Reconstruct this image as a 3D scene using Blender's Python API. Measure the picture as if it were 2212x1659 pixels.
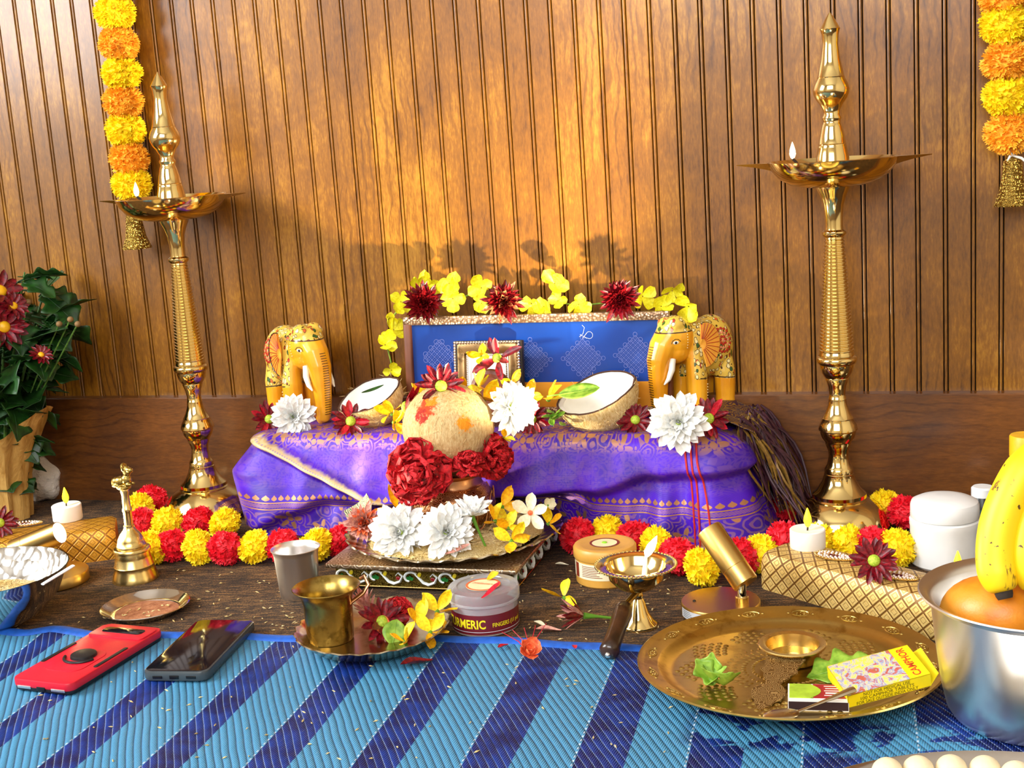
import bpy, math, random
from math import sin, cos, pi, radians, sqrt, atan2
from mathutils import Vector, Matrix, Euler
from mathutils.bvhtree import BVHTree
for o in list(bpy.data.objects): bpy.data.objects.remove(o, do_unlink=True)
SC = bpy.context.scene; COL = SC.collection
RND = random.Random(7)
# ---------------------------------------------------------------- camera
CW, CH, CF = 2212, 1659, 2844.06
CR = Vector((0.95517, 0.28858, -0.06563)); CU = Vector((0.00763, 0.19752, 0.98027)); CD = Vector((-0.29585, 0.93680, -0.18650))
CP = Vector((0.52216, -1.64678, 0.49637))
cam = bpy.data.cameras.new('camera'); cam.sensor_width = 36; cam.lens = CF/CW*36; cam.clip_start = .01
cam_o = bpy.data.objects.new('camera', cam); COL.objects.link(cam_o)
cam_o.matrix_world = Matrix(((CR.x, CU.x, -CD.x, CP.x), (CR.y, CU.y, -CD.y, CP.y), (CR.z, CU.z, -CD.z, CP.z), (0, 0, 0, 1)))
SC.camera = cam_o
# ---------------------------------------------------------------- light and exposure
wd = bpy.data.worlds.new('world'); SC.world = wd; wd.use_nodes = True
wd.node_tree.nodes['Background'].inputs[0].default_value = (1, .97, .93, 1)
wd.node_tree.nodes['Background'].inputs[1].default_value = .35
VS = SC.view_settings
SC.display_settings.display_device = 'sRGB'
VS.view_transform = 'Standard'; VS.look = 'None'; VS.gamma = 1; VS.use_curve_mapping = False
VS.exposure = 0.9
def area_light(name, loc, look, sx, sy, power, col):
    l = bpy.data.lights.new(name, 'AREA'); l.shape = 'RECTANGLE'; l.size = sx; l.size_y = sy; l.energy = power; l.color = col
    o = bpy.data.objects.new(name, l); COL.objects.link(o); o.location = loc
    o.rotation_euler = (Vector(look)-Vector(loc)).to_track_quat('-Z', 'Y').to_euler()
    return o
area_light('window_daylight', (-1.66, -1.45, 1.25), (0, -1.2, .35), 1.0, 1.15, 44, (.93, .97, 1.0))
area_light('window_daylight_front', (.2, -2.80, 1.45), (.2, 0, .45), 1.7, 1.1, 30, (.97, .98, 1.0))  # unseen source added behind the camera to brighten fronts and brass
# ---------------------------------------------------------------- helpers
def hx(s):
    s = s.lstrip('#'); c = [int(s[i:i+2], 16)/255 for i in (0, 2, 4)]
    return tuple((x/12.92 if x <= .04045 else ((x+.055)/1.055)**2.4) for x in c)
def G(px, py, z=0.0):
    d = CD + CR*((px-CW/2)/CF) - CU*((py-CH/2)/CF)
    return CP + d*((z-CP.z)/d.z)
def GY(px, py, y):
    d = CD + CR*((px-CW/2)/CF) - CU*((py-CH/2)/CF)
    return CP + d*((y-CP.y)/d.y)
class Nd:
    def __init__(s, name):
        s.m = bpy.data.materials.new(name); s.m.use_nodes = True; s.t = s.m.node_tree; s.n = s.t.nodes; s.l = s.t.links
        s.b = s.n['Principled BSDF']; s.out = s.n['Material Output']
    def new(s, typ, **kw):
        n = s.n.new(typ)
        for k, v in kw.items():
            setattr(n, k, v)
        return n
    def inp(s, sock, v):
        if v is None: return
        if isinstance(v, bpy.types.NodeSocket): s.l.new(v, sock)
        else:
            if isinstance(v, (tuple, list)) and len(v) == 3 and sock.type == 'RGBA': v = (*v, 1)
            sock.default_value = v
    def math(s, op, a, b=None, c=None, clamp=False):
        n = s.new('ShaderNodeMath', operation=op, use_clamp=clamp)
        for i, x in enumerate((a, b, c)): s.inp(n.inputs[i], x)
        return n.outputs[0]
    def vmath(s, op, a, b=None):
        n = s.new('ShaderNodeVectorMath', operation=op); s.inp(n.inputs[0], a); s.inp(n.inputs[1], b)
        return n.outputs[1] if op in ('LENGTH', 'DOT_PRODUCT', 'DISTANCE') else n.outputs[0]
    def co(s, which='Object'): return s.new('ShaderNodeTexCoord').outputs[which]
    def pos(s): return s.new('ShaderNodeNewGeometry').outputs['Position']
    def map(s, v, scale=(1, 1, 1), rot=(0, 0, 0), loc=(0, 0, 0)):
        n = s.new('ShaderNodeMapping'); s.inp(n.inputs[0], v); n.inputs['Scale'].default_value = scale
        n.inputs['Rotation'].default_value = rot; n.inputs['Location'].default_value = loc
        return n.outputs[0]
    def sep(s, v):
        n = s.new('ShaderNodeSeparateXYZ'); s.inp(n.inputs[0], v); return n.outputs
    def comb(s, x=0., y=0., z=0.):
        n = s.new('ShaderNodeCombineXYZ')
        for i, k in enumerate((x, y, z)): s.inp(n.inputs[i], k)
        return n.outputs[0]
    def noise(s, v, sc, det=3, rough=.55, dist=0., out=0):
        n = s.new('ShaderNodeTexNoise'); s.inp(n.inputs['Vector'], v); n.inputs['Scale'].default_value = sc
        n.inputs['Detail'].default_value = det; n.inputs['Roughness'].default_value = rough; n.inputs['Distortion'].default_value = dist
        return n.outputs[out]
    def voro(s, v, sc, feature='F1', rnd=1., out='Distance'):
        n = s.new('ShaderNodeTexVoronoi', feature=feature); s.inp(n.inputs['Vector'], v); n.inputs['Scale'].default_value = sc
        n.inputs['Randomness'].default_value = rnd
        return n.outputs[out] if out else n
    def wave(s, v, sc, dist=0., dirn='X', typ='BANDS', det=2, dscale=1.):
        n = s.new('ShaderNodeTexWave', wave_type=typ)
        if typ == 'BANDS': n.bands_direction = dirn
        else: n.rings_direction = dirn
        s.inp(n.inputs['Vector'], v); n.inputs['Scale'].default_value = sc; n.inputs['Distortion'].default_value = dist
        n.inputs['Detail'].default_value = det; n.inputs['Detail Scale'].default_value = dscale
        return n.outputs['Fac']
    def ramp(s, v, stops, interp='LINEAR'):
        n = s.new('ShaderNodeValToRGB'); s.inp(n.inputs[0], v); r = n.color_ramp; r.interpolation = interp
        while len(r.elements) < len(stops): r.elements.new(.5)
        for e, (p, c) in zip(r.elements, stops):
            e.position = p; e.color = (*c, 1) if isinstance(c, (tuple, list)) else (c, c, c, 1)
        return n.outputs[0]
    def step(s, v, a, b): # smooth 0->1 between a and b
        n = s.new('ShaderNodeMapRange', interpolation_type='SMOOTHSTEP'); s.inp(n.inputs[0], v)
        n.inputs[1].default_value = a; n.inputs[2].default_value = b
        return n.outputs[0]
    def mix(s, f, a, b):
        n = s.new('ShaderNodeMix', data_type='RGBA'); s.inp(n.inputs[0], f); s.inp(n.inputs[6], a); s.inp(n.inputs[7], b)
        return n.outputs[2]
    def bump(s, h, strength=.3, dist=.001):
        n = s.new('ShaderNodeBump'); s.inp(n.inputs['Height'], h); n.inputs['Strength'].default_value = strength; n.inputs['Distance'].default_value = dist
        s.l.new(n.outputs[0], s.b.inputs['Normal'])
    def set(s, col=None, rough=None, metal=None, **kw):
        if col is not None: s.inp(s.b.inputs['Base Color'], col)
        if rough is not None: s.inp(s.b.inputs['Roughness'], rough)
        if metal is not None: s.inp(s.b.inputs['Metallic'], metal)
        for k, v in kw.items(): s.inp(s.b.inputs[k.replace('_', ' ')], v)
        return s.m
MT = {}
def plain(name, col, rough=.5, metal=0., var=.12, vs=60., bump=0., bs=200., **kw):
    if name in MT: return MT[name]
    n = Nd(name); c = hx(col) if isinstance(col, str) else col
    nz = n.noise(n.co(), vs, 3)
    lo = tuple(x*(1-var) for x in c); hi = tuple(min(1, x*(1+var)) for x in c)
    MT[name] = n.set(n.ramp(nz, [(.3, lo), (.7, hi)]), rough, metal, **kw)
    if bump: n.bump(n.noise(n.co(), bs, 2), bump, .001)
    return MT[name]
class MB:
    def __init__(s): s.v = []; s.f = []; s.mi = []; s.uv = None
    def add(s, vs, fs, mi=0):
        o = len(s.v); s.v += [tuple(v) for v in vs]; s.f += [tuple(i+o for i in f) for f in fs]; s.mi += [mi]*len(fs); return s
    def box(s, c, d, mi=0, M=None):
        x, y, z = (k/2 for k in d); c = Vector(c)
        vs = [Vector((a*x, b*y, e*z)) for a in (-1, 1) for b in (-1, 1) for e in (-1, 1)]
        vs = [(M @ v if M else v)+c for v in vs]
        return s.add(vs, [(0, 1, 3, 2), (4, 6, 7, 5), (0, 4, 5, 1), (2, 3, 7, 6), (0, 2, 6, 4), (1, 5, 7, 3)], mi)
    def rbox(s, c, d, r, mi=0, M=None, n=3):
        # box with rounded vertical corners and bevelled rims
        x, y, z = (k/2 for k in d); c = Vector(c); out = []
        def ring(ins, zz):
            rr = max(r-ins, 1e-5); pts = []
            for qx, qy, a0 in ((1, 1, 0), (-1, 1, pi/2), (-1, -1, pi), (1, -1, 1.5*pi)):
                for i in range(n+1):
                    a = a0+pi/2*i/n
                    pts.append(Vector((qx*(x-r)+rr*cos(a), qy*(y-r)+rr*sin(a), zz)))
            return pts
        b = min(r, z)*.45
        lv = [ring(b, -z), ring(b*.3, -z+b*.3), ring(0, -z+b), ring(0, z-b), ring(b*.3, z-b*.3), ring(b, z)]
        m = len(lv[0]); vs = [(M @ p if M else p)+c for L in lv for p in L]; fs = []
        for k in range(len(lv)-1):
            for i in range(m): fs.append((k*m+i, k*m+(i+1) % m, (k+1)*m+(i+1) % m, (k+1)*m+i))
        fs.append(tuple(range(m-1, -1, -1))); fs.append(tuple((len(lv)-1)*m+i for i in range(m)))
        return s.add(vs, fs, mi)
    def lathe(s, prof, n=40, c=(0, 0, 0), mi=0, fn=None, M=None):
        vs = []; fs = []; m = len(prof); c = Vector(c)
        for i in range(n):
            a = 2*pi*i/n
            for (r, z) in prof:
                if fn: r, z = fn(r, z, a)
                p = Vector((r*cos(a), r*sin(a), z)); vs.append((M @ p if M else p)+c)
        for i in range(n):
            j = (i+1) % n
            for k in range(m-1):
                q = (i*m+k, j*m+k, j*m+k+1, i*m+k+1)
                if prof[k][0] < 1e-7: q = (q[0], q[2], q[3])
                elif prof[k+1][0] < 1e-7: q = (q[0], q[1], q[2])
                fs.append(q)
        return s.add(vs, fs, mi)
    def tube(s, path, rad, n=8, mi=0, cap=True, sq=1.):
        P = [Vector(p) for p in path]; m = len(P)
        R = rad if isinstance(rad, (list, tuple)) else [rad]*m
        vs = []; fs = []; up = None
        for i, p in enumerate(P):
            t = (P[min(i+1, m-1)]-P[max(i-1, 0)]).normalized()
            if up is None:
                up = Vector((0, 0, 1)) if abs(t.z) < .9 else Vector((0, 1, 0))
            x = up.cross(t)
            if x.length < 1e-6: x = Vector((1, 0, 0)).cross(t)
            x.normalize(); y = t.cross(x).normalized(); up = y
            for k in range(n):
                a = 2*pi*k/n; vs.append(p+x*cos(a)*R[i]+y*sin(a)*R[i]*sq)
        for i in range(m-1):
            for k in range(n):
                fs.append((i*n+k, i*n+(k+1) % n, (i+1)*n+(k+1) % n, (i+1)*n+k))
        if cap: fs.append(tuple(range(n-1, -1, -1))); fs.append(tuple((m-1)*n+k for k in range(n)))
        return s.add(vs, fs, mi)
    def ell(s, c, r, nu=14, nv=9, mi=0, M=None):
        prof = [(max(sin(pi*k/nv), 0) if 0 < k < nv else 0., -cos(pi*k/nv)) for k in range(nv+1)]
        c = Vector(c); vs = []; fs = []; m = nv+1
        r = (r, r, r) if isinstance(r, (int, float)) else r
        for i in range(nu):
            a = 2*pi*i/nu
            for (q, z) in prof:
                p = Vector((q*cos(a)*r[0], q*sin(a)*r[1], z*r[2])); vs.append((M @ p if M else p)+c)
        for i in range(nu):
            j = (i+1) % nu
            for k in range(nv):
                q = (i*m+k, j*m+k, j*m+k+1, i*m+k+1)
                if k == 0: q = (q[0], q[2], q[3])
                elif k == nv-1: q = (q[0], q[1], q[2])
                fs.append(q)
        return s.add(vs, fs, mi)
    def prism(s, pts, z0, z1, mi=0, M=None, c=(0, 0, 0)):
        n = len(pts); c = Vector(c)
        vs = [Vector((x, y, z0)) for x, y in pts]+[Vector((x, y, z1)) for x, y in pts]
        vs = [(M @ v if M else v)+c for v in vs]
        fs = [(i, (i+1) % n, n+(i+1) % n, n+i) for i in range(n)]
        fs += [tuple(range(n-1, -1, -1)), tuple(range(n, 2*n))]
        return s.add(vs, fs, mi)
    def grid(s, fn, nu, nv, mi=0, closed=False):
        vs = []; fs = []
        for i in range(nu+1):
            for j in range(nv+1): vs.append(fn(i/nu, j/nv))
        for i in range(nu):
            for j in range(nv):
                a = i*(nv+1)+j; fs.append((a, a+nv+1, a+nv+2, a+1))
        return s.add(vs, fs, mi)
    def thick_grid(s, fn, nu, nv, th, mi=0):
        vs = [Vector(fn(i/nu, j/nv)) for i in range(nu+1) for j in range(nv+1)]; W = nv+1
        nr = []
        for i in range(nu+1):
            for j in range(W):
                a = vs[min(i+1, nu)*W+j]-vs[max(i-1, 0)*W+j]; b = vs[i*W+min(j+1, nv)]-vs[i*W+max(j-1, 0)]
                q = a.cross(b); nr.append(q.normalized() if q.length > 1e-12 else Vector((0, 0, 1)))
        N = len(vs); al = vs+[v-q*th for v, q in zip(vs, nr)]; fs = []
        for i in range(nu):
            for j in range(nv):
                a = i*W+j; fs.append((a, a+W, a+W+1, a+1)); fs.append((N+a, N+a+1, N+a+W+1, N+a+W))
        for i in range(nu):
            a = i*W; fs.append((a, N+a, N+a+W, a+W)); a += nv; fs.append((a, a+W, N+a+W, N+a))
        for j in range(nv):
            fs.append((j, j+1, N+j+1, N+j)); a = nu*W+j; fs.append((a, N+a, N+a+1, a+1))
        return s.add(al, fs, mi)
    def mesh(s, name, mats, smooth=40):
        me = bpy.data.meshes.new(name); me.from_pydata(s.v, [], s.f)
        for m in (mats if isinstance(mats, (list, tuple)) else [mats]): me.materials.append(m)
        if any(s.mi): me.polygons.foreach_set('material_index', s.mi)
        if s.uv:
            u = me.uv_layers.new(name='UVMap'); vi = [0]*len(me.loops); me.loops.foreach_get('vertex_index', vi)
            u.data.foreach_set('uv', [c for i in vi for c in s.uv[i]])
        if smooth:
            me.polygons.foreach_set('use_smooth', [True]*len(me.polygons))
            if smooth < 180: me.set_sharp_from_angle(angle=radians(smooth))
        me.update(); return me
    def obj(s, name, mats, parent=None, smooth=40, loc=(0, 0, 0), rot=(0, 0, 0)):
        return mk(name, s.mesh(name, mats, smooth), parent, loc, rot)
def mk(name, me, parent=None, loc=(0, 0, 0), rot=(0, 0, 0), scale=None):
    o = bpy.data.objects.new(name, me); COL.objects.link(o); o.parent = parent; o.location = loc; o.rotation_euler = rot
    if scale: o.scale = (scale,)*3 if isinstance(scale, (int, float)) else scale
    return o
def tag(o, label, cat, group=None, kind=None):
    o['label'] = label; o['category'] = cat
    if group: o['group'] = group
    if kind: o['kind'] = kind
    return o
def thing(name, label, cat, loc=(0, 0, 0), rot=(0, 0, 0), group=None):
    o = bpy.data.objects.new(name, None); COL.objects.link(o); o.location = loc; o.empty_display_size = .02
    o.rotation_euler = rot if isinstance(rot, (tuple, list, Euler)) else (0, 0, rot)
    return tag(o, label, cat, group)
def struct(o): o['kind'] = 'structure'; return o
def rotM(ax, deg): return Matrix.Rotation(radians(deg), 3, ax)
def text_mb(body, size, bold=0., res=3):
    cu = bpy.data.curves.new('print', 'FONT'); cu.body = body; cu.size = size; cu.align_x = 'CENTER'; cu.align_y = 'CENTER'; cu.offset = bold; cu.resolution_u = res
    ob = bpy.data.objects.new('print', cu); COL.objects.link(ob)
    me = bpy.data.meshes.new_from_object(ob.evaluated_get(bpy.context.evaluated_depsgraph_get()))
    vs = [v.co.copy() for v in me.vertices]; fs = [tuple(p.vertices) for p in me.polygons]
    bpy.data.objects.remove(ob); bpy.data.curves.remove(cu); bpy.data.meshes.remove(me)
    return vs, fs
# ---------------------------------------------------------------- materials
def wood(name, lo, mid, hi, axis='Z', rough=.30, scale=1., darkline=None):
    n = Nd(name); p = n.pos(); st = {'Z': (26, 26, 3.2), 'X': (2.2, 26, 26)}[axis]
    oi = n.new('ShaderNodeObjectInfo').outputs['Random']
    warp = n.noise(p, 5.5*scale, 3, .6, out=1)
    pw = n.vmath('ADD', p, n.vmath('MULTIPLY', n.vmath('SUBTRACT', warp, (.5, .5, .5)), (.05, .05, .05)))
    g = n.noise(n.map(pw, st), 2.2*scale, 6, .62, 1.2)
    fine = n.noise(n.map(p, tuple(k*9 for k in st)), 2.6, 3, .6)
    st2 = {'Z': (1., 1., .16), 'X': (.16, 1., 1.)}[axis]
    cath = n.wave(n.map(pw, st2), 24*scale, 9, 'X' if axis == 'Z' else 'Z', det=3, dscale=1.4)
    blot = n.noise(n.map(p, (1, 1, .8)), 5.2, 5, .62, .5)
    fleck = n.noise(n.map(p, {'Z': (1, 1, .22), 'X': (.22, 1, 1)}[axis]), 420, 3, .65)
    line = n.math('POWER', cath, 6.)
    f = n.math('ADD', n.math('MULTIPLY', g, .24), n.math('MULTIPLY', fleck, .30))
    f = n.math('ADD', f, n.math('MULTIPLY', blot, .48))
    f = n.math('SUBTRACT', f, n.math('MULTIPLY', n.math('MULTIPLY', line, n.step(n.noise(p, 4.2, 2), .45, .65)), .10))
    f = n.math('ADD', f, n.math('MULTIPLY', n.math('SUBTRACT', oi, .5), .05))
    c = n.ramp(f, [(.36, hx(lo)), (.53, hx(mid)), (.70, hx(hi))])
    MT[name] = n.set(c, n.ramp(blot, [(.3, rough+.05), (.7, rough-.04)]), 0, Coat_Weight=.35, Coat_Roughness=.18)
    n.bump(n.math('ADD', fleck, n.math('MULTIPLY', line, -.4)), .10, .0006)
    return MT[name]
wood('beadboard_wood', '#502c04', '#80500c', '#b98224', 'Z', .36)
wood('baseboard_wood', '#43220a', '#633810', '#804c1a', 'X', .40)
plain('groove', '#0c0401', .95)
def metal(name, col, rough=.16, var=.1, aniso=False, bump=0., bs=90, tarn=None):
    n = Nd(name); c = hx(col); p = n.co()
    nz = n.noise(p, 25, 4, .6)
    cc = n.ramp(nz, [(.3, tuple(k*(1-var) for k in c)), (.7, c)])
    if tarn: cc = n.mix(n.step(n.noise(p, 40, 5, .65), .5, .68), cc, hx(tarn))
    r = n.ramp(nz, [(.3, rough*1.12), (.7, rough*.92)])
    MT[name] = n.set(cc, r, 1.)
    if bump: n.bump(n.noise(p, bs, 2), bump, .001)
    return MT[name]
metal('brass', '#ecd08a', .10, .04)
metal('brass_satin', '#dcc07a', .26, .05)
metal('brass_old', '#b59a52', .27, .2, tarn='#7a6228')
metal('gold_paint', '#d9b468', .30, .04)
metal('steel', '#e6e4e0', .30, .03)
metal('steel_polished', '#dcd8d2', .09, .05)
metal('silver_plate', '#cfc0a2', .2, .15, tarn='#8f7a55')
metal('copper', '#d59a6c', .28, .15, bump=.15, bs=260)
metal('chrome', '#d8d8d8', .06)
def carpet():
    n = Nd('carpet'); p = n.pos()
    pr = n.map(p, (1, 1, 1), (0, 0, radians(-14)))
    rib = n.noise(n.map(pr, (45, 260, 45)), 1., 4, .7)
    loop = n.noise(p, 520, 2, .6); b = n.noise(p, 22, 3)
    f = n.math('ADD', n.math('MULTIPLY', rib, .6), n.math('MULTIPLY', loop, .4))
    f = n.math('ADD', f, n.math('MULTIPLY', n.math('SUBTRACT', b, .5), .25))
    MT['carpet'] = n.set(n.ramp(f, [(.38, hx('#120a03')), (.5, hx('#3f2a14')), (.62, hx('#866034'))]), .95, 0)
    n.bump(f, .9, .003)
carpet()
def weave():
    n = Nd('mat_weave'); p = n.pos(); x, y, z = n.sep(p)
    u = n.math('ADD', x, n.math('MULTIPLY', n.math('ADD', y, .6), .055))
    per = .0888
    fr = n.math('FRACT', n.math('DIVIDE', n.math('ADD', u, .1925+per*20), per))
    edge = n.math('MULTIPLY', n.math('SUBTRACT', n.noise(n.comb(0., n.math('MULTIPLY', y, 300.), 0.), 1., 1), .5), .02)
    fe = n.math('ADD', fr, edge)
    light = n.step(n.math('SUBTRACT', fe, n.math('MULTIPLY', x, .22)), .385, .395)
    # woven figure of loose light threads below the big tray
    mo = n.noise(n.map(p, (9, 16, 1)), 1.6, 3, .6, .8)
    reg = n.math('MULTIPLY', n.step(x, .325, .35), n.math('MULTIPLY', n.step(y, -.675, -.66), n.math('SUBTRACT', 1., n.step(y, -.615, -.600))))
    fig = n.math('MULTIPLY', reg, n.step(mo, .46, .50))
    und = n.math('MULTIPLY', reg, .999)
    lm = n.math('MAXIMUM', n.math('MULTIPLY', light, n.math('SUBTRACT', 1., und)), fig)
    # twill ribs
    a = n.math('MULTIPLY', n.math('ADD', n.math('ADD', x, n.math('MULTIPLY', y, .62)), n.math('MULTIPLY', n.math('SUBTRACT', n.noise(p, 9, 2), .5), .006)), 130.)
    ribp = n.math('FRACT', n.math('ADD', a, 500.))
    rib = n.math('SUBTRACT', 1., n.math('POWER', n.math('ABSOLUTE', n.math('SUBTRACT', n.math('MULTIPLY', ribp, 2.), 1.)), 2.4))
    thr = n.math('SINE', n.math('ADD', n.math('MULTIPLY', n.math('ADD', x, n.math('MULTIPLY', y, -.15)), 3000.), n.math('MULTIPLY', n.math('FLOOR', a), 1.9)))
    h = n.math('ADD', rib, n.math('MULTIPLY', thr, .28))
    lc = n.mix(n.step(rib, .05, .7), hx('#195a86'), hx('#458fb9'))
    lc = n.mix(n.math('MULTIPLY', n.step(thr, .2, 1.), .30), lc, hx('#86c2de'))
    ln = n.math('MULTIPLY', n.math('LESS_THAN', rib, .30), n.step(thr, -.2, .2))
    ln = n.math('MULTIPLY', ln, n.step(n.noise(p, 13, 2), .34, .5))
    dc = n.mix(n.step(n.noise(p, 30, 3), .35, .65), hx('#061655'), hx('#0c3488'))
    dc = n.mix(n.math('MULTIPLY', ln, .75), dc, hx('#a8c4ea'))
    c = n.mix(lm, dc, lc)
    st = n.math('MULTIPLY', n.math('MULTIPLY', n.step(fr, .975, .98), n.math('SUBTRACT', 1., n.step(fr, .992, .997))), n.step(n.math('SINE', n.math('MULTIPLY', y, 900.)), -.1, .1))
    c = n.mix(n.math('MULTIPLY', st, .8), c, hx('#c9d8e6'))
    MT['mat_weave'] = n.set(c, .42, 0, Specular_IOR_Level=.5)
    n.bump(h, .8, .0022)
weave()
plain('mat_binding', '#0d54b4', .6, var=.25, vs=120)
plain('plaster', '#d9cdb8', .9); plain('ceiling_white', '#e8e2d8', .9); plain('window_white', '#efefe9', .5)
# ---------------------------------------------------------------- structure
XL, XR, YF, ZC = -1.75, 2.0, -2.95, 2.35
def slab(name, c, d, m): return struct(MB().box(c, d).obj(name, m, smooth=0))
slab('floor', ((XL+XR)/2, YF/2, -.02), (XR-XL+.2, -YF+.2, .04), MT['carpet'])
slab('ceiling', ((XL+XR)/2, YF/2, ZC+.02), (XR-XL+.2, -YF+.2, .04), MT['ceiling_white'])
slab('wall_right', (XR+.03, YF/2, ZC/2), (.06, -YF+.2, ZC), MT['plaster'])
def windowed_wall(name, axis, at, lo, hi, w0, w1, z0, z1, n):
    b = MB()
    def bx(a, c, e, f):
        if axis == 'x': b.box((at, (a+c)/2, (e+f)/2), (.06, c-a, f-e))
        else: b.box(((a+c)/2, at, (e+f)/2), (c-a, .06, f-e))
    bx(lo, w0, 0, ZC); bx(w1, hi, 0, ZC); bx(w0, w1, 0, z0); bx(w0, w1, z1, ZC)
    struct(b.obj(name, MT['plaster'], smooth=0))
    f = MB(); m = (w0+w1)/2
    for a, c, e, g in ((w0, w0+.05, z0, z1), (w1-.05, w1, z0, z1), (m-.02, m+.02, z0, z1), (w0, w1, z0, z0+.05), (w0, w1, z1-.05, z1)):
        if axis == 'x': f.box((at, (a+c)/2, (e+g)/2), (.05, c-a, g-e))
        else: f.box(((a+c)/2, at, (e+g)/2), (c-a, .05, g-e))
    struct(f.obj('window_%d' % n, MT['window_white'], smooth=0))
windowed_wall('wall_left', 'x', XL-.03, YF, 0, -2.0, -.9, .62, 1.85, 1)
windowed_wall('wall_front', 'y', YF-.03, XL, XR, -.7, 1.1, .85, 2.0, 2)  # opening and frame in this wall are added, to go with the front light
# beadboard wall: dark backing, each plank with its bead a piece of its own
wb = slab('wall_back', ((XL+XR)/2, .0315, ZC/2), (XR-XL+.2, .05, ZC), MT['groove'])
PIT = .0381*.82
def plank_mesh(w):
    b = MB(); g0, g1 = .0017, .0030
    def strip(prof):
        m = len(prof); vs = [(x, y, .12) for x, y in prof]+[(x, y, ZC) for x, y in prof]
        b.add(vs, [(i, i+1, m+i+1, m+i) for i in range(m-1)])
    strip([(g1, .0066), (g1, .0006), (g1+.0006, 0), (w-g1-.0006, 0), (w-g1, .0006), (w-g1, .0066)])
    strip([(-g0, .0066)]+[(-g0*cos(pi*k/6), .0012-.0014*sin(pi*k/6)) for k in range(7)]+[(g0, .0066)])
    return b.mesh('plank', MT['beadboard_wood'], 30)
pm = plank_mesh(PIT)
i0 = int((XL/.00082+850)/38.1)-1
for i in range(i0, int((XR/.00082+850)/38.1)+1):
    o = mk('plank', pm, wb, ((38.1*i-850)*.00082, 0, 0))
bz = GY(1106, 855.5, -.016).z
b = MB(); x0, x1 = XL-.05, XR+.05
pr = [(0, 0), (-.016, 0), (-.016, bz-.0015), (-.0147, bz), (0, bz+.0004)]
b.add([(x, y, z) for x in (x0, x1) for y, z in pr], [(i, i+1, 5+i+1, 5+i) for i in range(4)]+[(0, 5, 9, 4), (0, 4, 3, 2, 1), (5, 6, 7, 8, 9)])
struct(b.obj('baseboard_back', MT['baseboard_wood'], smooth=30))
# ---------------------------------------------------------------- woven mat
edge_px = [(-260, 1352), (-60, 1364), (0, 1362), (60, 1370), (125, 1361), (200, 1369), (345, 1371), (470, 1372), (560, 1374), (700, 1378), (850, 1380), (950, 1376), (1100, 1381), (1200, 1388), (1385, 1398)]
EP = [G(x, y, .004) for x, y in edge_px]
EP = [(p.x, p.y) for p in EP]+[(.40, -.462), (.62, -.455), (.85, -.45)]
def edge_y(x):
    for (a, b), (c, d) in zip(EP, EP[1:]):
        if a <= x <= c: return b+(d-b)*(x-a)/(c-a)
    return EP[0][1] if x < EP[0][0] else EP[-1][1]
tm = thing('floor_mat', 'blue woven plastic mat with light and navy stripes across the foreground', 'mat', (.15, -.8, 0))
def matz(x, y):
    d = edge_y(x)-y
    return .004+.0035*max(0, 1-d/.05)*(.5+.5*sin(x*31+1))*max(0, min(1, (-.08-x)*5)) + .0006*sin(x*60+y*40)
b = MB()
def mf(u, v):
    x = -.75+1.6*u; y = edge_y(x)-.004; yy = y+(-1.35-y)*v**1.6
    return (x-.15, yy+.8, matz(x, yy))
b.thick_grid(lambda u, v: mf(v, u), 50, 90, .003); b.obj('weave', MT['mat_weave'], tm)
b = MB(); N = 160
path = [(-.75+1.6*k/N) for k in range(N+1)]
b.tube([(x-.15, edge_y(x)-.004+.8, matz(x, edge_y(x)-.004)-.0005) for x in path], .0085, 10, sq=.36); b.obj('binding', MT['mat_binding'], tm)
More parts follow.
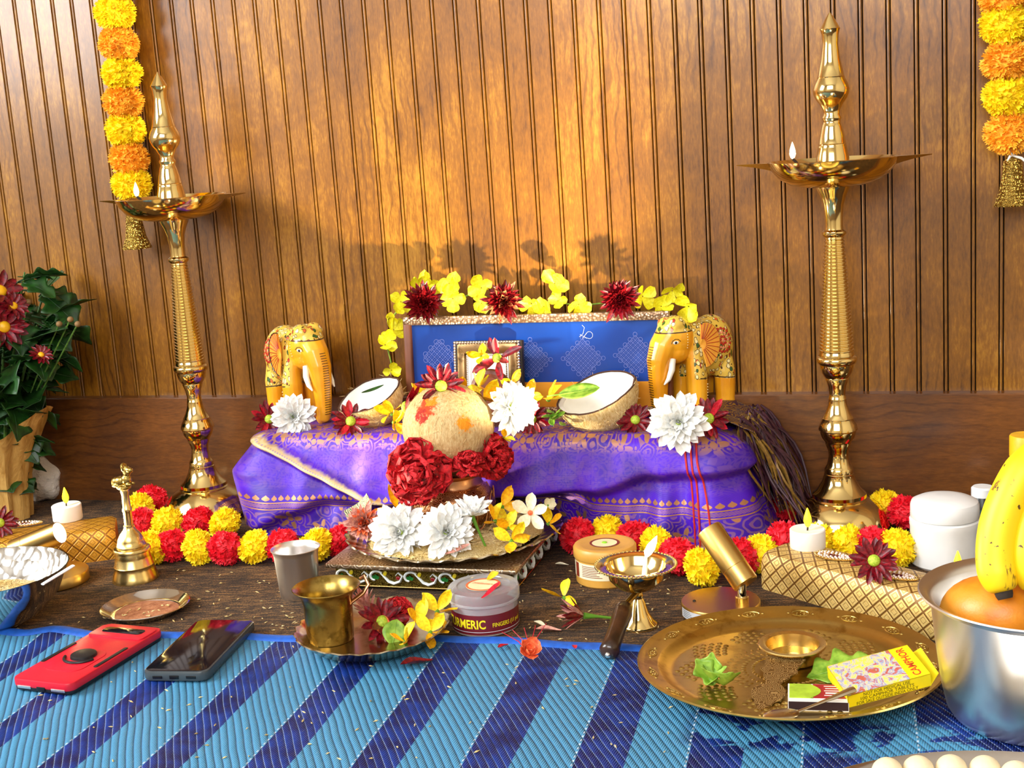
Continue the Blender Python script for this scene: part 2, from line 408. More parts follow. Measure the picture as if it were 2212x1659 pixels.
# ---------------------------------------------------------------- altar table under its silk cloth
TZ = .136
def lerp_tab(tab, x):
    if x <= tab[0][0]: return tab[0][1]
    for (a, b), (c, d) in zip(tab, tab[1:]):
        if x <= c:
            k = (x-a)/(c-a); k = k*k*(3-2*k); return b+(d-b)*k
    return tab[-1][1]
RC, TX, TY0, TY1 = .03, .306, -.012, -.156
def silk():
    n = Nd('purple_silk'); uv = n.new('ShaderNodeUVMap').outputs[0]; u, v, _ = n.sep(uv)
    wv = n.vmath('ADD', uv, n.vmath('MULTIPLY', n.vmath('SUBTRACT', n.noise(uv, 45, 2, out=1), (.5, .5, .5)), (.012, .012, 0.)))
    def flowers(sc, k, pet, rnd=.55):
        vn = n.new('ShaderNodeTexVoronoi', voronoi_dimensions='2D'); n.inp(vn.inputs['Vector'], uv); vn.inputs['Scale'].default_value = sc; vn.inputs['Randomness'].default_value = rnd
        loc = n.vmath('SUBTRACT', n.vmath('MULTIPLY', uv, (sc, sc, 0.)), n.vmath('MULTIPLY', vn.outputs['Position'], (sc, sc, 0.)))
        a, bb, _ = n.sep(loc); th = n.math('ARCTAN2', bb, a); r = n.vmath('LENGTH', loc)
        rim = n.math('MULTIPLY', n.math('ADD', .62, n.math('MULTIPLY', n.math('COSINE', n.math('MULTIPLY', th, pet)), .38)), k)
        f = n.math('SUBTRACT', 1., n.step(n.math('SUBTRACT', r, rim), -.02, .015))
        core = n.step(n.math('ABSOLUTE', n.math('SUBTRACT', r, k*.28)), .012, .03)
        return n.math('MULTIPLY', f, core)
    fl = flowers(25, .38, 5.); fl2 = flowers(62, .36, 4., .9)
    rings = n.step(n.math('SINE', n.math('MULTIPLY', n.voro(wv, 62), 26.)), .1, .5)
    dots = n.math('LESS_THAN', n.voro(uv, 330, rnd=.3), .3)
    M = n.math('MAXIMUM', fl, n.math('MULTIPLY', n.math('MAXIMUM', fl2, n.math('MULTIPLY', rings, .7)), .85))
    maze = n.step(n.math('SINE', n.math('MULTIPLY', n.voro(wv, 34), 70.)), .1, .6)
    up = n.math('SUBTRACT', 1., n.step(v, .012, .034)); low = n.step(v, .104, .106)
    body = n.math('MAXIMUM', n.math('MULTIPLY', maze, .07), n.math('MULTIPLY', M, .13))
    mask = n.math('MAXIMUM', body, n.math('MULTIPLY', M, up))
    plainband = n.math('MULTIPLY', n.step(v, .074, .078), n.math('SUBTRACT', 1., n.step(v, .084, .085)))
    mask = n.math('MULTIPLY', mask, n.math('SUBTRACT', 1., plainband))
    inb = n.step(v, .084, .085)
    fu = n.math('ABSOLUTE', n.math('SUBTRACT', n.math('FRACT', n.math('DIVIDE', u, .0085)), .5))
    tv = n.math('DIVIDE', n.math('SUBTRACT', v, .084), .008)
    tear = n.math('LESS_THAN', fu, n.math('MULTIPLY', n.math('SINE', n.math('MULTIPLY', n.math('POWER', n.math('MAXIMUM', tv, 0.), 1.6), pi)), .40))
    tear = n.math('MULTIPLY', tear, n.math('MULTIPLY', n.step(tv, 0., .05), n.math('SUBTRACT', 1., n.step(tv, .98, 1.))))
    def line(c, w): return n.math('LESS_THAN', n.math('ABSOLUTE', n.math('SUBTRACT', v, c)), w)
    chain = n.math('MULTIPLY', n.math('LESS_THAN', n.math('ABSOLUTE', n.math('SUBTRACT', v, .0985)), .0024), n.step(n.math('SINE', n.math('MULTIPLY', n.math('ADD', u, n.math('MULTIPLY', v, 2.)), 1900.)), -.4, .2))
    bord = n.math('MAXIMUM', n.math('MAXIMUM', line(.0945, .0008), line(.1030, .0008)), n.math('MAXIMUM', tear, n.math('MULTIPLY', chain, .7)))
    bord = n.math('MAXIMUM', bord, n.math('MULTIPLY', n.math('MAXIMUM', fl, n.math('MULTIPLY', rings, .35)), low))
    mask = n.mix(inb, mask, bord)
    # gold border down the diagonal fold, the crease's lit brightness put into its colour
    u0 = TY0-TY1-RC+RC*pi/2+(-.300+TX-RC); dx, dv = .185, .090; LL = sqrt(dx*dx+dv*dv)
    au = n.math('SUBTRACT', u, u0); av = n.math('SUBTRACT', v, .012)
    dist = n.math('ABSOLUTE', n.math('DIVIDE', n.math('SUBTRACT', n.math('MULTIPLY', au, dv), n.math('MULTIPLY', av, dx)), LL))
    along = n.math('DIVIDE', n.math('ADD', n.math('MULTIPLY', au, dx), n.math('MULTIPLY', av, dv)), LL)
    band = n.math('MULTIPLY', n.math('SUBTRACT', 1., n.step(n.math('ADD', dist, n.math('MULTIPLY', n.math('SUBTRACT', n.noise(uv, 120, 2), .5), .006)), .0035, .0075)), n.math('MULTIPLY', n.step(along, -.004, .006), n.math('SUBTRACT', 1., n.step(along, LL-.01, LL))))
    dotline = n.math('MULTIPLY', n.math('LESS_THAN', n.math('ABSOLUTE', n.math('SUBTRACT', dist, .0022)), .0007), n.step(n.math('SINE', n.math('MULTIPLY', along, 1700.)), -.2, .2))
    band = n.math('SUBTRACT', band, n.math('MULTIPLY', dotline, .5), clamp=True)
    thread = n.math('MULTIPLY', n.math('SINE', n.math('MULTIPLY', v, 9000.)), .5)
    pc = n.mix(n.step(n.noise(uv, 18, 3), .35, .65), hx('#36059a'), hx('#500ecb'))
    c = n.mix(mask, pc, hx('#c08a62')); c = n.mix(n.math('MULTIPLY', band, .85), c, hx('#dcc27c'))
    MT['purple_silk'] = n.set(c, n.mix(mask, (.42,)*3, (.34,)*3), n.math('MULTIPLY', mask, .55), Sheen_Weight=.03, Sheen_Roughness=.35, Sheen_Tint=hx('#7a4dff'))
    n.bump(n.math('ADD', n.math('MULTIPLY', mask, .8), thread), .25, .0005)
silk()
plain('table_wood', '#5b3417', .6); plain('red_thread', '#c01f1a', .6); plain('fringe_dark', '#3a1420', .55, var=.5, vs=200); plain('fringe_gold', '#7a5a1c', .5, var=.4, vs=200)
TX, TY0, TY1 = .306, -.012, -.156
tt = thing('altar_table', 'low wooden altar table hidden under the purple silk cloth', 'table', (0, -.085, 0))
MB().box((0, 0, TZ-.014), (2*TX-.01, .136, .016)).obj('table_top', MT['table_wood'], tt)
for sx in (-1, 1):
    for sy in (-1, 1): MB().box((sx*(TX-.03), sy*.05, .059), (.026, .026, .118)).obj('leg', MT['table_wood'], tt)
ct = thing('altar_cloth', 'purple silk cloth with gold brocade draped over the low altar table', 'cloth', (0, -.085, 0))
RC = .03
def perim(s):
    # s metres along left side, front, right side -> (x, y, nx, ny)
    ls = TY0-TY1-RC; lf = 2*(TX-RC); q = RC*pi/2
    if s < ls: return (-TX, TY0-s, -1, 0)
    s -= ls
    if s < q:
        a = pi+s/RC; return (-TX+RC+RC*cos(a), TY1+RC+RC*sin(a), cos(a), sin(a))
    s -= q
    if s < lf: return (-TX+RC+s, TY1, 0, -1)
    s -= lf
    if s < q:
        a = 1.5*pi+s/RC; return (TX-RC+RC*cos(a), TY1+RC+RC*sin(a), cos(a), sin(a))
    s -= q
    return (TX, TY1+RC+s, 1, 0)
LS = 2*(TY0-TY1-RC)+2*(TX-RC)+RC*pi
TB = [(-.36, .97), (-.30, .90), (-.26, .72), (-.2, .58), (-.15, .62), (-.05, .62), (.05, .52), (.15, .45), (.22, .30), (.30, .26), (.36, .4)]
def cloth(s, t):
    x, y, nx, ny = perim(s)
    tb = lerp_tab(TB, x); A = .020
    if t < tb: o = A*sin(pi/2*t/tb)
    else:
        k = min(1, (t-tb)/.12); k = k*k*(3-2*k); o = A*(1-.85*k)+.012*(t-tb)
    front = max(0, -ny)
    # crease running from the left corner down to the middle
    dx, dt = .19, .66; px, pt = x+.305, t-.02
    k = max(0, min(1, (px*dx+pt*.14*dt*.14)/(dx*dx+(dt*.14)**2))); d = sqrt((px-k*dx)**2+((pt-k*dt)*.14)**2)
    side = (px*dt-pt*dx)
    o += front*.017*math.exp(-(d/.0075)**2)*(1-.5*k)
    if side < 0: o -= front*.010*max(0, 1-d/.06)*min(1, d/.012)*(1 if k > .02 else 0)
    # corners flare
    cl = math.exp(-((x+.318)/.03)**2)*(1 if ny < .5 else 0); cr = math.exp(-((x-.318)/.04)**2)
    o += cl*.036*(t/.38 if t < .38 else 1-.62*(t-.38)/.62)
    o += cr*.040*t**.8
    if t > tb: o -= front*.058*min(1, (t-tb)/.16)**1.3*math.exp(-((x+.004)/.135)**6)
    o += .0040*sin(s*62+t*5)*t + .0022*sin(s*150+4*t)*t + .0030*max(0, sin(s*38+t*9))*t*(1-t)*2
    o += front*.004*sin((x-.27)*120)*math.exp(-((x-.27)/.06)**2)*t*2.4
    return Vector((x+nx*o, y+ny*o, .002+(TZ-.002)*(1-t)))
b = MB(); uvs = []
NS, NT = 300, 64; RR = .008
def skirt(i, j):
    s = LS*i/NS; tt_ = j/NT
    p = cloth(s, tt_); x, y, nx, ny = perim(s)
    if tt_ < .07:
        k = 1-tt_/.07; p.x -= nx*RR*k*k; p.y -= ny*RR*k*k
    return p
rows = []
for i in range(NS+1):
    for j in range(NT+1):
        p = skirt(i, j); b.v.append((p.x, p.y+.085, p.z)); uvs.append((LS*i/NS, (TZ)*(j/NT)+.008))
for i in range(NS):
    for j in range(NT):
        a = i*(NT+1)+j; b.f.append((a, a+1, a+NT+2, a+NT+1)); b.mi.append(0)
# top sheet
top0 = len(b.v); NY = 14
for i in range(NS+1):
    p = skirt(i, 0); x, y, nx, ny = perim(LS*i/NS)
    for j in range(NY+1):
        k = j/NY; q = Vector((p.x*(1-k)+k*max(-TX+.08, min(TX-.08, p.x)), p.y*(1-k)+k*(TY0), p.z+.0012*sin(p.x*90+k*9)*k))
        b.v.append((q.x, q.y+.085, q.z)); uvs.append((LS*i/NS, .008-k*.13))
for i in range(NS):
    for j in range(NY):
        a = top0+i*(NY+1)+j; b.f.append((a, a+NY+1, a+NY+2, a+1)); b.mi.append(0)
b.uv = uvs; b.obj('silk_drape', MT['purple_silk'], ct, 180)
for k, xx in enumerate((.258, .265, .272)):
    s = TY0-TY1-RC+RC*pi/2+(xx+TX-RC)
    MB().tube([cloth(s+.004*sin(t*3)+.010*t, t)+Vector((0, .085-.0008, 0)) for t in [j/30*.98 for j in range(31)]], .0012, 6).obj('thread_stripe', MT['red_thread'], ct)
# bunched end of the cloth with its fringe hanging at the right
b = MB(); r2 = random.Random(3)
for k in range(300):
    a = r2.random(); x0 = .318+.030*a+r2.uniform(-.008, .008); y0 = -.02-.10*r2.random(); z0 = TZ+.004-.05*max(0, a-.4)+r2.uniform(-.004, .006)
    L = r2.uniform(.4, 1.); P = []
    w1, w2 = r2.uniform(-.012, .012), r2.uniform(-.014, .014)
    for j in range(7):
        t = j/6*L; P.append((x0+.030*t+.034*t*t*a+w1*sin(t*4), y0+.085+w2*sin(t*5+k)-.012*t, z0+.008*sin(pi*t*.6)-.118*t**1.25))
    b.tube(P, [.0012, .0016, .0017, .0016, .0015, .0013, .0006], 5, mi=0 if r2.random() < .72 else 1, cap=False)
b.obj('fringe', [MT['fringe_dark'], MT['fringe_gold']], ct)
n_ = Nd('pallu_brocade'); u_ = n_.co(); w_ = n_.step(n_.math('SINE', n_.math('MULTIPLY', n_.voro(n_.vmath('ADD', u_, n_.vmath('MULTIPLY', n_.noise(u_, 60, 2, out=1), (.012, .012, .012))), 95), 24.)), .0, .4)
n_.set(n_.mix(w_, hx('#2a0a24'), hx('#8a6420')), .45, n_.math('MULTIPLY', w_, .5)); n_.bump(w_, .3, .0008); MT['pallu_brocade'] = n_.m
PA = [(.235, TZ+.003), (.27, TZ+.008), (.305, TZ+.010), (.335, TZ-.002), (.352, TZ-.035), (.360, .065), (.366, .035)]
def pal(u, v):
    k = v*6; i = min(5, int(k)); f = k-i; x = PA[i][0]*(1-f)+PA[i+1][0]*f; z = PA[i][1]*(1-f)+PA[i+1][1]*f
    return Vector((x+.004*sin(u*21+v*4)*v-.012*u*v, .085-.128+.110*u+.004*sin(v*9), z+.003*sin(u*17)*(1-v)+.006*u*(1-v)))
MB().thick_grid(pal, 30, 24, .001).obj('cloth_end', MT['pallu_brocade'], ct, 180)
# ---------------------------------------------------------------- tall brass oil lamps
LP = [(0, 12), (8, 24), (20.5, 47), (19, 49.5), (17, 58), (15.5, 78), (19.5, 110), (27.5, 145), (28.5, 146), (27.8, 147.5), (34, 160), (37, 171), (36, 180), (31, 192), (24, 201), (23, 203), (17, 215), (16.5, 224), (19.5, 229), (19.5, 233), (17.5, 236), (18, 242), (19.5, 244), (21, 250), (25, 268), (27.5, 284), (28.2, 285), (27.6, 287), (29, 291), (29.4, 292), (29, 294), (33, 312), (34, 322)]
LB = [(20, 380), (36, 372), (33, 382), (27, 395), (21, 414), (18.5, 440), (18, 460), (19, 468), (24.5, 472), (25.2, 476), (23.5, 480), (19.5, 484), (20, 488)]
for k in range(32):
    y = 490+k*7.7; w = 20.3+(36-20.3)*k/31
    LB += [(w-1.6, y), (w+.6, y+2), (w+.8, y+4), (w-1.2, y+6.2)]
LB += [(35.5, 738), (36.3, 740), (36.3, 745), (39, 746), (42, 750), (42.2, 755), (40, 761), (35.5, 764), (35.5, 768), (33, 780), (27, 791), (24.5, 794), (25, 796), (19.5, 812), (17.3, 828), (17.5, 838), (18.7, 840), (18.7, 843), (20, 855), (26, 872), (32, 884), (33, 885), (32.6, 887), (38, 898), (40.8, 907), (41.2, 911), (38, 914), (38, 916), (35, 928), (28.5, 938), (27, 941), (27.4, 943), (22, 958), (20.5, 970), (24, 990), (28.5, 998), (30, 1000), (30, 1011), (31.4, 1012.5), (31, 1014), (36, 1030), (46, 1047), (55, 1056), (57, 1058), (57, 1066), (61, 1069), (60, 1071), (80, 1083), (93, 1100), (101, 1122), (103, 1128), (104.5, 1129), (104, 1131), (106, 1143), (108, 1146), (108, 1148.4), (0, 1148.4)]
def tall_lamp(loc, rz, label, flame_ang):
    t = thing('tall_oil_lamp', label, 'oil lamp', loc, rz, 'tall brass oil lamps')
    k1 = .534e-3; k2 = 1/1769
    cv = lambda L: [(w*k2*.985, (1148.4-y)*k1) for w, y in L]
    MB().lathe(cv(LB)[::-1], 56).obj('pedestal', MT['brass'], t)
    MB().lathe(cv(LP)[::-1], 48).obj('finial', MT['brass'], t)
    zr = (1148-318)*k1; R = 130*k2
    prof = [(.0, zr-.0305), (R*.45, zr-.0300), (R*.66, zr-.0265), (R*.84, zr-.0185), (R*.95, zr-.0085), (R*1.0, zr), (R*.985, zr+.0008), (R*.9, zr-.008), (R*.7, zr-.018), (R*.4, zr-.024), (0, zr-.0245)]
    MB().lathe(prof, 56).obj('oil_bowl', MT['brass'], t)
    for s in (-1, 1):
        b = MB(); q = []
        for (x, w, h) in ((.93, .15, .0095), (1.03, .125, .0072), (1.22, .075, .004), (1.48, .010, .0008)):
            q += [(s*R*x, -R*w, zr), (s*R*x, 0, zr-h), (s*R*x, R*w, zr), (s*R*x, 0, zr-h*.12-.0006)]
        fs = []
        for i in range(3):
            for k in range(4): fs.append((i*4+k, i*4+(k+1) % 4, i*4+4+(k+1) % 4, i*4+4+k))
        fs += [(0, 3, 2, 1), (12, 13, 14, 15)]
        b.add(q, fs); b.obj('spout', MT['brass_satin'], t, 25)
    a = flame_ang; fx, fy = .045*cos(a), .045*sin(a)
    MB().tube([(fx*.55, fy*.55, zr-.015), (fx*.85, fy*.85, zr-.004), (fx, fy, zr+.004)], .0018, 6).obj('wick', MT['wick'], t)
    MB().lathe([(0, 0), (.0022, .002), (.0036, .006), (.003, .011), (.0012, .017), (0, .020)], 12, (fx, fy, zr+.003)).obj('flame', MT['flame'], t)
    return t
def emit(name, col, st):
    n = Nd(name); c = hx(col); n.set(c, .5); n.inp(n.b.inputs['Emission Color'], c); n.b.inputs['Emission Strength'].default_value = st; MT[name] = n.m
emit('flame', '#ffd79a', 9.); emit('led_flame', '#ffd21c', 2.2); emit('led_glow', '#fff1c4', 18.)
plain('wick', '#2a1c12', .9); plain('green_stem', '#5d9424', .6); plain('green_tape', '#2a9a38', .5); plain('white_thread', '#e9e4d8', .8)
pR = GY(1788, 14, -.08); pL = GY(336, 148, -.08)
tall_lamp((pL.x+.002, -.08, 0), radians(2), 'tall brass oil lamp beside the hanging marigold garland and the handbell', radians(200))
tall_lamp((pR.x+.002, -.08, 0), radians(3), 'tall brass oil lamp to the right of the altar, next to the white jar', radians(190))
# ---------------------------------------------------------------- pompom garlands
def pompom_mesh(name, R, m, seed, n=330, flat=.85, wid=.16):
    r = random.Random(seed); b = MB(); g = pi*(3-sqrt(5))
    for k in range(n):
        z = 1-2*(k+.5)/n; ph = g*k; rr = sqrt(1-z*z)
        d = Vector((rr*cos(ph)+r.uniform(-.1, .1), rr*sin(ph)+r.uniform(-.1, .1), z+r.uniform(-.1, .1))).normalized()
        a = d.orthogonal().normalized(); a = Matrix.Rotation(r.uniform(0, 6.28), 3, d) @ a; c = d.cross(a)
        L = R*r.uniform(.86, 1.06); w = R*wid*r.uniform(.7, 1.2); dr = a*r.uniform(-.12, .12)*R
        cu = c*R*.05
        P = [d*R*.45-c*w*.3, d*R*.45+c*w*.3, d*L*.8+dr*.4-c*w*.8+a*w*.2, d*L*.8+dr*.4+c*w*.8+a*w*.2, d*L+dr-c*w*.75, d*L*.93+dr, d*L+dr+c*w*.75]
        P = [Vector((p.x, p.y, p.z*flat)) for p in P]
        b.add(P, [(0, 1, 3, 2), (2, 3, 5), (2, 5, 4), (3, 6, 5)])
    b.ell((0, 0, 0), (R*.80, R*.80, R*.80*flat), 14, 9)
    return b.mesh(name, m, 0)
def petalmat(name, c0, c1, rough=.6, tr=.15, vs=300):
    n = Nd(name); f = n.noise(n.co(), vs, 2)
    n.set(n.ramp(f, [(.35, hx(c0)), (.65, hx(c1))]), rough, 0)
    n.inp(n.b.inputs['Subsurface Weight'], tr); n.b.inputs['Subsurface Radius'].default_value = (1, .6, .4); n.b.inputs['Subsurface Scale'].default_value = .004
    MT[name] = n.m
petalmat('pom_yellow', '#ffd200', '#ffee10', .7, 0); petalmat('pom_orange', '#ffa806', '#ffc23a', .7, 0); petalmat('pom_red', '#cc0820', '#f81a32', .6, 0)
POM = {c: [pompom_mesh('pompom', .0235, MT['pom_'+c], s+i*10) for s in (1, 2, 3)] for i, c in enumerate(('yellow', 'orange', 'red'))}
MAR = {c: [pompom_mesh('marigold', .0285, MT['pom_'+c], s+70+i*10, 760, .92, .11) for s in (1, 2)] for i, c in enumerate(('yellow', 'orange'))}
def hanging(px, bell_px, label):
    y = -.034; P = [GY(x, yy, y) for x, yy, c in px]
    t = thing('marigold_garland', label, 'garland', (P[0].x, y, GY(*bell_px, y).z-.03), 0, 'hanging marigold garlands')
    o = t.location.copy()
    for k, (p, (x, yy, c)) in enumerate(zip(P, px)):
        mk('marigold', MAR[c][k % 2], t, p-o, (RND.uniform(-.15, .15), RND.uniform(-.15, .15), RND.uniform(0, 6)))
    bp = GY(*bell_px, y)-o; last = P[-1]-o
    MB().tube([P[0]-o+Vector((0, .006, .02))]+[p-o for p in P]+[bp+Vector((0, 0, .036))], .0012, 6).obj('string', MT['green_tape'], t)
    b = MB(); b.lathe([(0, .037), (.004, .037), (.0046, .034), (.0085, .032), (.010, .029), (.0102, .026), (.0112, .024), (.0108, .022), (.0122, .010), (.0145, -.004), (.019, -.016), (.0205, -.019), (.020, -.0205), (.018, -.018), (.0125, -.006), (.0095, .02), (0, .024)][::-1], 36)
    bo = b.obj('bell', MT['bell_gold'], t, loc=bp); bo['label'] = 'gold embossed bell'
    b = MB(); q = Vector((0, -.004, .036))
    for a in (( .012, .006, .006), (-.006, -.002, -.006), (.018, -.004, -.012), (-.010, -.002, .010)):
        b.tube([q, q+Vector(a)*.5+Vector((0, -.002, .003)), q+Vector(a)], [.0012, .0016, .0009], 6)
    b.lathe([(.0022, .030), (.0036, .035), (.0022, .040)], 10); b.obj('thread_knot', MT['white_thread'], t, loc=bp)
def embossed(name, col, rough, sc, st):
    n = Nd(name); p = n.co(); d = n.voro(p, sc, out='Distance'); w = n.math('SINE', n.math('MULTIPLY', d, 18.))
    c = hx(col); n.set(n.ramp(w, [(.0, tuple(k*.45 for k in c)), (.6, c)]), rough, 1.); n.bump(w, st, .001); MT[name] = n.m
embossed('bell_gold', '#f0c860', .28, 190, .8)
hanging([(246, -40, 'orange'), (248, 28, 'yellow'), (257, 95, 'orange'), (263, 158, 'yellow'), (266, 220, 'orange'), (271, 281, 'yellow'), (279, 343, 'orange'), (284, 398, 'yellow')], (293, 505), 'yellow and orange marigold garland hanging left of the left brass lamp')
hanging([(2162, -60, 'yellow'), (2168, -8, 'orange'), (2170, 52, 'yellow'), (2174, 132, 'orange'), (2176, 208, 'yellow'), (2180, 286, 'orange')], (2187, 405), 'yellow and orange marigold garland hanging at the right edge')
# ---------------------------------------------------------------- flower kit
UPV = Vector((0, 0, 1))
def camdir(p): 
    d = CP-Vector(p); d.z = 0; return d.normalized()
def dirv(p, c=0., u=0., r=0.): return (camdir(p)*c+UPV*u+Vector((CR.x, CR.y, 0)).normalized()*r).normalized()
def basis(n, roll=0.):
    n = Vector(n).normalized(); q = n.to_track_quat('Z', 'Y'); return (q.to_matrix() @ Matrix.Rotation(roll, 3, 'Z'))
def petal_mb(L, W, tip=.5, cup=.2, curl=.15, nu=7, nv=4, ruff=0., b=None, M=None, off=None, seed=0, base=.25, mi=0):
    b = b or MB(); r = random.Random(seed)
    def f(u, v):
        s = 2*v-1; x = u*L
        w = W*(base+(1-base)*sin(min(1, u/tip)*pi/2)) if u < tip else W*max(.02, cos((u-tip)/(1-tip)*pi/2)**.6)
        y = s*w/2; z = cup*(y*y)/W*2 + curl*L*u*u
        if ruff: z += ruff*L*(sin(s*8+seed)+.6*sin(s*19+seed*3))*u*u; x += ruff*.55*L*sin(s*21+seed*2)*u*u*u
        p = Vector((x, y, z)); p = M @ p if M else p
        return p+off if off else p
    return b.grid(f, nu, nv, mi)
PET = {}
def petal_me(key, m, *a, **k):
    if key not in PET: PET[key] = petal_mb(*a, **k).mesh('petal', m, 180)
    return PET[key]
petalmat('white_petal', '#f1f1ea', '#ffffff', .5, .0); petalmat('crimson_petal', '#4d0210', '#8f0a1e', .4, .05)
petalmat('crimson_bright', '#a3081f', '#d61733', .4, .05); petalmat('carnation_red', '#98020a', '#dc0c1a', .75, .0)
petalmat('mum_dark', '#4a0308', '#8a0f16', .35, .03); petalmat('mum_tip', '#8e2018', '#d8905a', .4, .03)
petalmat('yellow_petal', '#eec400', '#fff02c', .5, .2); petalmat('lemon_petal', '#e6dc00', '#fbf63a', .5, .1); petalmat('gold_petal', '#e79a06', '#ffcb14', .5, .2)
petalmat('pink_petal', '#b8746a', '#e2a892', .5, .1); petalmat('coral_petal', '#e0522c', '#ff8a52', .5, .1); petalmat('cream_petal', '#e8ddb8', '#f7f0d2', .5, .15)
petalmat('leaf_green', '#3f7a12', '#86b236', .45, .05, 120); petalmat('leaf_dark', '#0d2c0a', '#1f4d14', .45, .02, 90); petalmat('disc_green', '#8fae1e', '#c2d645', .6, .05, 500)
petalmat('olive_leaf', '#5e8a1c', '#94b63e', .45, .05, 120)
def put_petal(me, parent, ang, tilt, off=0., sc=1., twist=0., zo=0.):
    M = Matrix.Rotation(ang, 3, 'Z') @ Matrix.Rotation(-tilt, 3, 'Y') @ Matrix.Rotation(twist, 3, 'X')
    d = M @ Vector((1, 0, 0)); return mk('petal', me, parent, (d.x*off, d.y*off, d.z*off+zo), M.to_euler(), sc)
def flower(name, label, p, n, layers, me, center=None, roll=0., seed=0, cat='flower', group=None, sc=1., wild=1.):
    r = random.Random(seed); t = thing(name, label, cat, p, basis(n, roll).to_euler(), group); t.scale = (sc,)*3
    for (k, tilt, off, s) in layers:
        a0 = r.random()*6
        for i in range(k):
            put_petal(me[i % len(me)] if isinstance(me, list) else me, t, a0+2*pi*i/k+r.uniform(-.12, .12)*wild, radians(tilt+r.uniform(-7, 7)*wild), off, s*r.uniform(.88, 1.08), r.uniform(-.25, .25)*wild*1.3)
    if center:
        m, cr, cz = center
        MB().ell((0, 0, cz), (cr, cr, cr*.7), 14, 8).obj('flower_center', m, t)
    return t
WHITE = [petal_me('w1', MT['white_petal'], .031, .0115, .68, .55, .10), petal_me('w2', MT['white_petal'], .031, .0105, .68, .9, .22)]
WL = [(18, 2, .003, 1.), (17, 17, .003, .95), (15, 34, .003, .84), (12, 52, .002, .66), (8, 68, .001, .46), (5, 80, .001, .32)]
def white_mum(label, p, n, sc=1., roll=0., seed=1, layers=WL):
    return flower('white_chrysanthemum', label, p, n, layers, WHITE, (MT['disc_green'], .0045, .003), roll, seed, 'flower', 'white chrysanthemums', sc)
CRIM = [petal_me('c1', MT['crimson_petal'], .021, .0078, .55, .5, .05), petal_me('c2', MT['crimson_petal'], .021, .0072, .55, .7, -.05)]
CRIB = [petal_me('c3', MT['crimson_bright'], .021, .0078, .55, .5, .05)]
def daisy(label, p, n, sc=1., roll=0., seed=1, bright=0, layers=((13, 6, .004, 1.), (9, 18, .003, .9))):
    me = CRIM+CRIB*bright
    return flower('crimson_daisy', label, p, n, layers, me, (MT['disc_green'], .0062, .003), roll, seed, 'flower', 'crimson daisies', sc)
CARN = [petal_me('k%d' % i, MT['carnation_red'], .030, .027, .86, .2, .06, 9, 14, .10, seed=i*3+1, base=.12) for i in range(4)]
def carnation(label, p, n, sc=1., seed=1, roll=0.):
    return flower('red_carnation', label, p, n, [(10, -4, .004, 1.15), (10, 16, .003, 1.08), (10, 34, .003, 1.), (9, 50, .002, .95), (8, 66, .001, .9), (5, 80, 0, .85)], CARN, None, roll, seed, 'flower', 'red carnations', sc, 2.4)
YEL = [petal_me('y1', MT['lemon_petal'], .0215, .0205, .7, .35, .2), petal_me('y2', MT['lemon_petal'], .0215, .0195, .72, .6, -.15)]
GOLD = [petal_me('g1', MT['gold_petal'], .0235, .0130, .5, .5, .3, ruff=.05), petal_me('g2', MT['yellow_petal'], .0235, .0125, .5, .8, .5, ruff=.04, seed=3), petal_me('g3', MT['yellow_petal'], .0235, .0135, .6, .4, -.2, ruff=.06, seed=5)]
def gold_blossom(label, p, n, sc=1., seed=1, layers=((4, 38, .002, 1.),)):
    return flower('yellow_blossom', label, p, n, layers, GOLD, (MT['green_stem'], .003, -.001), 0, seed, 'flower', 'loose yellow blossoms', sc, 3.2)
def mum_mesh(R, m, seed, n=95):
    r = random.Random(seed); b = MB()
    for k in range(n):
        q = (k+.5)/n; tilt = radians(-12+92*q**.8); a = k*2.39996
        M = Matrix.Rotation(a, 3, 'Z') @ Matrix.Rotation(-tilt-r.uniform(-.12, .12), 3, 'Y') @ Matrix.Rotation(r.uniform(-.3, .3), 3, 'X')
        petal_mb(R*(1.02-.45*q)*r.uniform(.85, 1.1), R*.24, .5, 1.0, .16, 5, 2, b=b, M=M, seed=k, mi=0 if r.random() > .2+.3*q else 1)
    return b.mesh('petals', m, 180)
def dark_mum(label, p, n, sc=1., seed=1, m=('mum_dark', 'mum_tip')):
    t = thing('dark_chrysanthemum', label, 'flower', p, basis(n, seed).to_euler(), 'dark red chrysanthemums'); t.scale = (sc,)*3
    mk('petals', mum_mesh(.027, [MT[k] for k in m], seed), t)
    MB().lathe([(0, -.010), (.006, -.009), (.008, -.004), (.004, .002)], 12).obj('calyx', MT['green_stem'], t)
    return t
def petal_thing(label, p, n, m, L, W, roll=0., cup=.5, curl=.3, name='loose_petal', ruff=0., group='scattered petals'):
    o = mk(name, petal_mb(L, W, .6, cup, curl, 8, 5, ruff).mesh(name, MT[m], 180), None, p, basis(n, roll).to_euler())
    return tag(o, label, 'petal', group)
def leaf_mb(L, W, lobes=0, cup=.35, curl=.2, stem=.3, b=None, M=None, off=None):
    b = b or MB()
    def f(u, v):
        s = 2*v-1; w = W/2*max(.03, sin(pi*min(1, u*.97+.03))**.7)
        if lobes: w *= 1+.33*sin(u*lobes*2*pi)
        p = Vector((u*L, s*w, cup*abs(s)*w*.6+curl*L*u*u - .0)); p = M @ p if M else p
        return p+off if off else p
    b.thick_grid(f, 22 if lobes else 12, 6, .0004)
    if stem:
        P = [Vector((-stem*L, 0, -.02*L)), Vector((0, 0, .0003)), Vector((L*.5, 0, curl*L*.25+.0004)), Vector((L*.93, 0, curl*L*.86+.0003))]
        P = [(M @ p if M else p)+(off or Vector()) for p in P]; b.tube(P, [L*.022, L*.02, L*.012, L*.004], 6)
    return b
